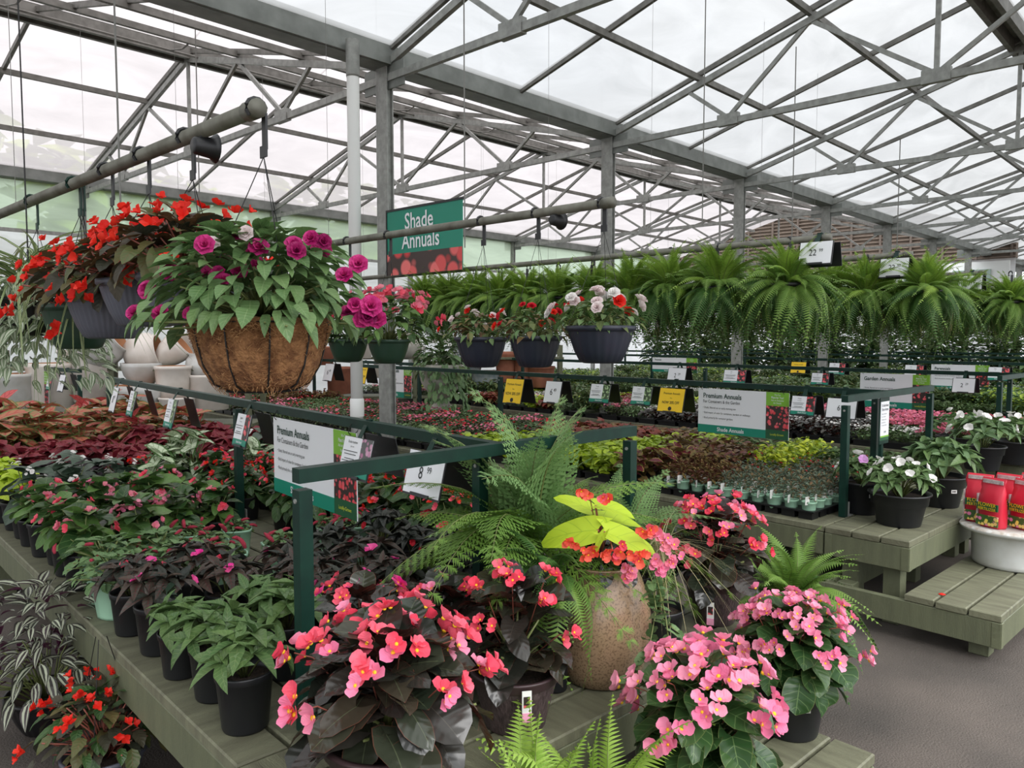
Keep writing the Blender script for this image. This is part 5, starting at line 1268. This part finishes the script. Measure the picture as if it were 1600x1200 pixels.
def basket(P, px, label, kind, r, h, zrim, name='hanging_basket', cat='hanging basket', group=None, hookmk='black'):
    q = on_line(P[0], P[1], px); q.z = zrim - h
    o = empty(name, q, 0, label, cat, group); pot(o, kind, r, h); hook(o, ZP - q.z, r, h, hookmk); return o, h * .86
# coco basket
q = on_line(P1[0], P1[1], 409); zr_ = 1.635; hb = .178; rr_ = .185
q.z = zr_ - hb
o = empty('coco_basket', q, 0, 'large coconut-fibre hanging basket with magenta double impatiens', 'hanging basket')
prof_ = [(.02, .0), (.085, .004), (.12, .022), (.148, .07), (.162, .125), (.17, .175), (.175, .188), (.163, .189), (.15, .165)]
m = MB(); n_ = 64; vs = []
for (r_, z_) in prof_:
    for k in range(n_):
        a = 2 * PI * k / n_; w = r_ * (1 + .028 * abs(math.sin(a * 5)) + U(-.006, .006)); vs.append((w * math.cos(a), w * math.sin(a), z_ + U(-.002, .002)))
m.add(vs, [(i * n_ + k, i * n_ + (k + 1) % n_, (i + 1) * n_ + (k + 1) % n_, (i + 1) * n_ + k) for i in range(len(prof_) - 1) for k in range(n_)] + [tuple(range(n_ - 1, -1, -1))])
m.build('fibre_liner', MT['cocof'], o, smooth=True)
for k in range(10):
    a = 2 * PI * k / 10; MB().tube([((r_ + .003) * math.cos(a), (r_ + .003) * math.sin(a), z_ - .001) for (r_, z_) in prof_[1:6]], .0022, 5).build('wire_rib', MT['wire'], o)
for (r_, z_) in ((.173, .178), (.088, .002)): MB().tube([(r_ * math.cos(2 * PI * k / 40), r_ * math.sin(2 * PI * k / 40), z_) for k in range(41)], .0026, 5).build('wire_ring', MT['wire'], o)
m = MB(); m.disc(.155, .168, 20); m.build('soil', MT['soil'], o)
random.seed(21)
f = MB()
for i in range(3200):   # fibres sticking out of the liner
    a = U(0, 6.28); t = U(0, 1); z_ = .01 + .165 * t; r_ = .095 + .076 * t ** .6; a2_ = a + U(-.12, .12); z2 = z_ + U(-.02, .02)
    f.tube([(r_ * 1.02 * math.cos(a), r_ * 1.02 * math.sin(a), z_), (r_ * 1.07 * math.cos((a + a2_) / 2), r_ * 1.07 * math.sin((a + a2_) / 2), (z_ + z2) / 2), (r_ * 1.02 * math.cos(a2_), r_ * 1.02 * math.sin(a2_), z2)], .0008, 3, cap=False)
f.build('loose_fibres', MT['cocol'], o, kind='stuff')
hook(o, ZP - q.z, .168, .18)
pl = []
for (p_, az, pt, ro) in dome(600, .32, .2, -.7, .7): 
    v = Vector((p_.x, p_.y, p_.z)); rad = v.xy.length
    if rad > .2: v.z -= (rad - .2) * .6
    pl.append((v, az, pt, ro))
leaves(o, .20, pl[::2], ['ovate', 'ngi_b', 'ovate'], ['dbl', 'dbl', 'ivy'], .068); foliage_join(.20, pl[1::2], ['ovate'], ['dbl'], .064).build('foliage', [LMAT['dbl']], o, smooth=True, kind='stuff'); stems(o, .18, [w[0] for w in pl][::4])
cl = []
for (px, py) in ((462, 385), (466, 395), (508, 380), (505, 392), (562, 415), (540, 432), (408, 416), (330, 430), (344, 430), (236, 455), (302, 492), (254, 490), (214, 490), (408, 390), (400, 392), (378, 425), (352, 440), (545, 490), (575, 495), (590, 500), (565, 500), (270, 425), (490, 375), (325, 385), (375, 372), (580, 480), (556, 478)):
    dd = q.dot(fh) - U(.05, .22); w = wp(px, py, dd) - q; cl.append((w, Vector((-.55, -.65, .35))))
flowers_at(o, 0, cl, [FLW['dbl_magenta'], FLW['dbl_magenta'], FLW['dbl_plum']], .026, False)
for (px, py) in ((390, 367), (335, 383)): flowers_at(o, 0, [(wp(px, py, q.dot(fh) - .15) - q, Vector((-.5, -.6, .4)))], FLW['dbl_blush'], .022, False)
# red angel begonias in grey baskets
def angel(px, label, kind='grey', r=.14, h=.15, zr=1.78, n=200, R=.24, H=.18, nc=16):
    o, z0 = basket(P1, px, label, kind, r, h, zr); pl = dome(n, R, H, -.7, .9)
    leaves(o, z0, pl, ['wing', 'coleus', 'begonia'], ['rieger', 'rieger', 'flat_d'], .07); stems(o, z0, [w[0] for w in pl][::3], 'stem_r')
    flowers_at(o, z0, clusters(nc + 6, R * 1.15, H * 1.1, 3, .035, low=1.5), [FLW['bell_red'], FLW['beg_red']], .027, False); return o
angel(300, 'red angel begonia basket partly behind the magenta impatiens')
angel(232, 'red angel begonia in ribbed grey basket, second on the left pipe')
angel(176, 'red angel begonia in ribbed grey basket, third on the left pipe', zr=1.74, R=.27)
o, z0 = basket(P1, 126, 'red begonia in green basket, left end of the left pipe', 'greenb', .13, .17, 1.72, hookmk='green')
pl = dome(90, .22, .2, -.8, .8); leaves(o, z0, pl, ['wing', 'coleus'], ['rieger', 'flat_d'], .07); stems(o, z0, [w[0] for w in pl][::3], 'stem_r'); flowers_at(o, z0, clusters(18, .26, .2, 3, .035, low=1.5), [FLW['bell_red'], FLW['beg_red']], .03, False)
# spider plant and tradescantia further left
q = on_line(P1[0], P1[1], 60); q.z = 1.60
o = empty('spider_plant', q, 0, 'spider plant with long striped arching leaves at far left', 'spider plant'); pot(o, 'greenb', .12, .15); hook(o, ZP - 1.6, .12, .15, 'green')
for i in range(85): put(leafmesh('spider', 'spider'), 'leaf', o, xf(U(0, 6.28), U(.3, 1.3), U(-.3, .3), U(.35, .62), (U(-.03, .03), U(-.03, .03), .14)))
q = on_line(P1[0], P1[1], 112); q = q + Vector((.02, -.1, 0)); q.z = 1.62
o = empty('spider_plant', q, 0, 'drooping spider plant leaves under the green basket', 'spider plant'); pot(o, 'greenb', .08, .1); hook(o, ZP - 1.62, .08, .1, 'green')
for i in range(20): put(leafmesh('spider', 'spider'), 'leaf', o, xf(U(3, 5.2) if i % 2 else U(0, 6.28), U(-.7, .6), U(-.3, .3), U(.18, .32), (0, 0, .09)))
q = atd(50, 3.3, 1.60)
o = empty('variegated_trailing_plant', q, 0, 'big mass of white-striped trailing leaves hanging at far left', 'trailing plant'); pot(o, 'blackb', .15, .16)
m = MB(); m.tube([(0, 0, .16), (0, 0, 2.2)], .003, 4); m.build('hanger_wires', MT['wire'], o)
pl = []
for i in range(760):
    a = U(0, 6.28); t = U(0, 1) ** .8; r_ = .12 + .2 * t ** .5 * U(.8, 1.1); z_ = .24 - .1 * t - (.5 * max(0, t - .2)) * U(.1, 1)
    pl.append((Vector((r_ * math.cos(a), r_ * math.sin(a), z_)), a + U(-.7, .7), U(-1.0, .3), U(-.6, .6)))
leaves(o, 0, pl[:300], ['trad'], ['trad'], .075); foliage_join(0, pl[300:], ['trad'], ['trad'], .075).build('foliage', [LMAT['trad']], o, smooth=True, kind='stuff')
# baskets of the second pipe
def mixb(px, label, kind, r, h, zr, lm, fk, nc, R=.19, H=.13, L=.052, n=150, fs=.022, per=2, d2=None, stam=False):
    o, z0 = basket(P2, px, label, kind, r, h, zr); pl = dome(n, R, H, -.6, .6); leaves(o, z0, pl, ['ovate', 'small', 'ngi_b'], lm, L); stems(o, z0, [w[0] for w in pl][::4])
    flowers_at(o, z0, clusters(nc, R * 1.1, H * 1.15, per, .03), [FLW[k] for k in fk], fs, stam); return o
mixb(938, 'right navy basket with white double impatiens and red blooms', 'navy', .15, .165, 1.645, ['mixg', 'dbl'], ['dbl_blush', 'dbl_white', 'dbl_red', 'dbl_blush'], 12, R=.2, L=.055, fs=.03, n=150)
mixb(836, 'middle navy basket with sparse red double impatiens', 'navy', .125, .15, 1.6, ['mixg', 'dbl', 'flat_o'], ['dbl_crimson', 'dbl_red'], 7, fs=.022)
mixb(752, 'left navy basket with pale green mixed impatiens', 'navy', .133, .155, 1.595, ['mixg', 'dbl', 'flat_o'], ['dbl_red', 'dbl_blush'], 7, fs=.02)
mixb(608, 'right green basket with salmon begonias', 'greenb', .125, .14, 1.58, ['dgreen', 'green'], ['beg_coral', 'beg_rose'], 16, R=.27, H=.24, L=.08, fs=.032, per=5)
mixb(545, 'left green basket beside the coco basket', 'greenb', .125, .14, 1.58, ['dgreen', 'dbl'], ['beg_coral', 'beg_rose'], 7, R=.17, H=.15, L=.07, fs=.025, per=4)
# funnel shaped clips under the pipes
for P, px, lab in ((P1, 327, 'black funnel-shaped fitting under the left pipe'), (P2, 868, 'black funnel-shaped fitting under the middle pipe')):
    q = on_line(P[0], P[1], px); q.z = ZP - .045
    m = MB(); m.lathe([(.02, -.03), (.024, -.025), (.03, .02), (.042, .035), (.036, .036)], 16, R=Matrix.Rotation(PI / 2, 3, 'Y')); m.box((0, 0, .03), (.02, .02, .03)); m.build('pipe_fitting', MT['black'], smooth=True, label=lab, cat='fitting', loc=tuple(q))
# ------------------------------------------------------------ hanging ferns
G_F = 'big green ferns hanging in rows'
FP = []
def hfern(P, px, label, sc=1.0):
    q = on_line(P[0], P[1], px); q.z = 1.75
    if len(FP) < 3:
        o = fern(q, label, 210, .36, ['fern_y', 'fern', 'fern', 'fern_d', 'fern_d'], False, (1.4, -1.2), ('blackb', .15, .17), name='hanging_fern', z0=.16, seedrz=U(0, 6), drs=(.45, .8, 1.0), spr=.1, group=G_F, roots=60)  # lit tops painted in: upright fronds lighter, hanging ones darker
        hook(o, ZP - 1.75, .15, .17); FP.append(o); return o
    r = copy_tree(random.choice(FP), q, U(0, 6.28), sc * U(.94, 1.05), label)
for i, px in enumerate((1228, 1120, 1045, 985, 925, 872, 826, 782, 742, 705, 668)): hfern(P3, px, 'large hanging fern, %s from the right in the first fern row' % nth(i), 1.02 if i < 3 else .95)
for i, px in enumerate((1442, 1350, 1290, 1235, 1180)): hfern(P4, px, 'large hanging fern, %s from the right in the second fern row' % nth(i))
for i, px in enumerate((1572, 1500, 1440, 1390)): hfern(P5, px, 'large hanging fern, %s from the right in the third fern row' % nth(i))
for i, px in enumerate((1640, 1590, 1540)): hfern(P6, px, 'large hanging fern, %s from the right in the fourth fern row' % nth(i))
for P, px, lab in ((P3, 1276, 'white 22.99 card half hidden by fern fronds'), (P4, 1396, 'white 22.99 card on the second fern pipe'), (P5, 1513, 'white 22.99 card on the third fern pipe')):
    q = on_line(P[0], P[1], px); q.z = ZP + .025; card(q, RY + GA, 'price', lab, .19, .13, '22', '99', strap=.05)
# ------------------------------------------------------------ ceramics behind, left
def jar(px, py, d, w, h, label, mk='cream', shape='pot', tilt=0, inner='terra_in', rz=0, name='ceramic_pot'):
    w *= 1.12; h *= 1.1; r = w * d / FOC / 2; hh_ = h * d / FOC; q = atd(px, d, zof(py, d)); R = Matrix.Rotation(rz, 4, 'Z') @ Matrix.Rotation(tilt, 4, 'Y')
    o = empty(name, q, 0, label, 'pot', 'glazed pots stacked behind the benches'); 
    if shape == 'pot': pr = [(r * .72, 0), (r * .76, .01), (r * .9, hh_ * .5), (r * .95, hh_ * .88), (r, hh_ * .9), (r, hh_), (r * .88, hh_)]
    elif shape == 'bowl': pr = [(r * .5, 0), (r * .55, .01), (r * .85, hh_ * .4), (r * .98, hh_ * .8), (r, hh_), (r * .9, hh_)]
    elif shape == 'egg': pr = [(r * .6, 0), (r * .85, hh_ * .2), (r, hh_ * .5), (r * .92, hh_ * .8), (r * .78, hh_ * .92), (r * .84, hh_), (r * .72, hh_)]
    else: pr = [(r * .85, 0), (r * .9, .01), (r * .95, hh_ * .9), (r, hh_ * .93), (r, hh_), (r * .86, hh_)]
    pr2 = [(pr[-1][0], hh_), (pr[-1][0] * .92, hh_ * .6), (pr[-1][0] * .6, hh_ * .12), (.001, hh_ * .1)]
    T = Matrix.Translation((0, 0, hh_ / 2)) @ R @ Matrix.Translation((0, 0, -hh_ / 2))
    a = MB(); a.lathe(pr, 28); a.build('body', MT[mk], o, smooth=True, M=T); a = MB(); a.lathe(pr2, 24, capb=False); a.build('inside', MT[inner], o, smooth=True, M=T); return o
CJ = [(20, 655, 9.0, 60, 65, 'tall', 0, 'square-shouldered cream pot below the trailing leaves, far left'), (80, 655, 9.2, 66, 80, 'tall', 0, 'tall cream pot between the far left posts'), (148, 628, 9.3, 62, 78, 'tall', 0, 'big cream pot under the tilted open jar'), (160, 570, 9.2, 60, 52, 'egg', 1.0, 'tilted cream jar with open brown mouth'),
      (225, 578, 9.4, 62, 44, 'egg', 1.35, 'cream jar lying on its side, middle'), (268, 572, 9.4, 44, 40, 'bowl', .9, 'tipped cream bowl leaning right'), (222, 600, 9.3, 56, 30, 'bowl', 0, 'wide cream bowl under the lying jar'), (270, 622, 9.1, 50, 46, 'pot', 0, 'white flowerpot, middle of the stack'), (325, 640, 9.3, 58, 50, 'tall', 0, 'large cream planter below the coco basket left side'), (322, 598, 9.4, 56, 42, 'egg', 0, 'rounded cream jar left of the coco basket'),
      (300, 560, 9.8, 40, 36, 'tall', 0, 'small cream cylinder high on the stack'), (275, 660, 9.0, 50, 36, 'tall', 0, 'white planter at the bottom of the stack'), (215, 650, 9.0, 70, 44, 'bowl', 0, 'broad white bowl at the bottom'), (115, 580, 9.6, 42, 30, 'pot', 0, 'small cream pot beside the trailing plant'), (178, 540, 9.8, 34, 26, 'pot', 0, 'small pale pot on the top shelf, left'), (345, 550, 9.8, 36, 30, 'tall', 0, 'small pale pot on the top shelf, right'), (100, 640, 9.6, 50, 40, 'pot', 0, 'cream pot behind the far left rail')]
for i, (px, py, d, w, h, sh, tl, lab) in enumerate(CJ): jar(px, py, d, w, h, lab, 'cream' if i % 3 else 'white_glaze', sh, tl, rz=-.6)
TJ = [(530, 615, 12.5, 36, 38, 'tall', 0, 'terra', 'brown clay cylinder pot left of the white pipe'), (640, 560, 11.5, 34, 34, 'egg', 1.0, 'stone', 'tilted pale pot with red inside near the column'), (470, 590, 12, 44, 60, 'pot', 0, 'cream', 'cream pot between coco basket and white pipe'), (500, 570, 12.4, 40, 26, 'tall', 0, 'terra', 'clay slab pot under the green baskets'),
      (760, 612, 13, 44, 30, 'pot', 0, 'blue_glaze', 'blue-grey glazed pot behind the second rail'), (735, 588, 13.2, 34, 40, 'egg', 0, 'blue_glaze', 'tall blue-grey jar left of the navy baskets'), (790, 600, 13, 30, 46, 'pot', 0, 'terra', 'tall terracotta pot behind the left navy basket'), (815, 598, 13, 26, 50, 'tall', 0, 'terra', 'slim terracotta pot between navy baskets'), (845, 605, 13, 40, 30, 'pot', 0, 'terra', 'stacked terracotta pot behind the middle basket'), (600, 590, 12, 30, 30, 'tall', 0, 'cream', 'pale pot behind the grey column'), (720, 560, 13.5, 30, 26, 'pot', 0, 'blue_glaze', 'pale blue pot high behind the urn'), (430, 600, 12, 40, 50, 'pot', 0, 'cream', 'cream pot behind the coco basket'),
      (560, 560, 12.6, 40, 30, 'tall', 0, 'cream', 'cream pot behind the white pipe'), (700, 600, 13.5, 34, 40, 'pot', 0, 'stone', 'grey-white pot behind the planted stone urn')]
for (px, py, d, w, h, sh, tl, mk, lab) in TJ: jar(px, py, d, w, h, lab, mk, sh, tl, rz=-.6, inner='terra_in' if mk != 'cream' else 'cream')
# shelves that carry them
def shelf(px0, px1, d, zs, label):
    a = atd(px0, d); b_ = atd(px1, d); mid = (a + b_) / 2; L = (b_ - a).length; rz = math.atan2(b_.y - a.y, b_.x - a.x)
    o = empty('pot_shelf', mid, rz, label, 'shelf')
    for z in zs: MB().box((0, .12, z - .02), (L, .6, .035)).build('shelf_board', MT['wood_x'], o)
    for x in (-L / 2 + .05, 0, L / 2 - .05):
        for y in (-.15, .39): MB().box((x, y, max(zs) / 2 + .1), (.06, .06, max(zs) + .2)).build('leg', MT['wood'], o)
shelf(-30, 400, 9.35, (.55, 1.22), 'timber shelf carrying the cream ceramic pots')
shelf(420, 880, 12.9, (.6, 1.25), 'timber shelf carrying terracotta and blue pots')
# planted stone urn
q = atd(690, 9.8, .5)
o = empty('stone_urn', q, 0, 'pale stone pedestal urn with ivy and ferny plants', 'urn')
m = MB(); m.box((0, 0, .05), (.5, .5, .1)); m.lathe([(.24, .1), (.2, .14), (.1, .24), (.09, .3), (.16, .36), (.26, .5), (.3, .66), (.33, .72), (.3, .74), (.26, .68)], 28); m.build('body', MT['stone'], o, smooth=True)
pl = dome(380, .42, .42, -1.0, 1.0); pl = [(w[0] + Vector((0, 0, -.5 * max(0, w[0].xy.length - .2))), *w[1:]) for w in pl]
foliage_join(.66, pl, ['ivy', 'small', 'ngi'], ['flat_g', 'ivy', 'cala'], .1).build('foliage', [LMAT[k] for k in ('flat_g', 'ivy', 'cala')], o, smooth=True, kind='stuff')
pl = []
for i in range(260):
    a = U(3.3, 5.6); z_ = U(-.35, .7); pl.append((Vector((math.cos(a) * (.32 + U(-.05, .08)), math.sin(a) * .35, z_)), a, -1, U(-.5, .5)))
foliage_join(0, pl, ['ivy', 'small'], ['ivy', 'cala'], .09).build('trailing_ivy', [LMAT['ivy'], LMAT['cala']], o, smooth=True, kind='stuff')
flowers_at(o, .7, clusters(8, .25, .36, 3, .05), FLW['imp_white'], .035, False)
# trees outside the left wall and beyond
for i in range(6):
    q = gh(-4 + i * 4.2, 20 + (i % 2) * 2, 0); o = empty('tree', q, 0, 'green tree outside behind the side band, %s from the left' % nth(i), 'tree', 'trees outside the left wall')
    MB().tube([(0, 0, 0), (0, 0, 3.2)], [.18, .1], 8).build('trunk', MT['brown_frame'], o)
    pl = []
    for k in range(420):
        v = Vector((U(-1, 1), U(-1, 1), U(-1, 1)))
        v = v.normalized() * U(.6, 1); pl.append((Vector((v.x * 2.6, v.y * 2.0, 4.2 + v.z * 2.2)), U(0, 6.28), U(-.6, .8), U(-.6, .6)))
    foliage_join(0, pl, ['small'], ['flat_l', 'flat_g'], .8).build('crown', [LMAT['flat_l'], LMAT['flat_g']], o, smooth=True, kind='stuff')
for i in range(34):
    q = Vector((19.6 + (i % 2) * 2.2 + U(-.4, .4), 1.0 + i * .42, 0)); z = U(1.6, 2.1)
    o = empty('potted_shrub', q, 0, 'tall potted shrub beyond the last display row, %s from the right' % nth(i), 'shrub', 'tall shrubs at the far side'); pot(o, 'black', .18, .3)
    foliage_join(.25, dome(460, .5, z - .2, -.4, .9), ['ovate'], ['flat_g', 'dgreen', 'ivy'], .19).build('foliage', [LMAT[k] for k in ('flat_g', 'dgreen', 'ivy')], o, smooth=True, kind='stuff')
print('OBJECTS', len(bpy.data.objects), 'uniq faces', sum(len(m.polygons) for m in bpy.data.meshes))
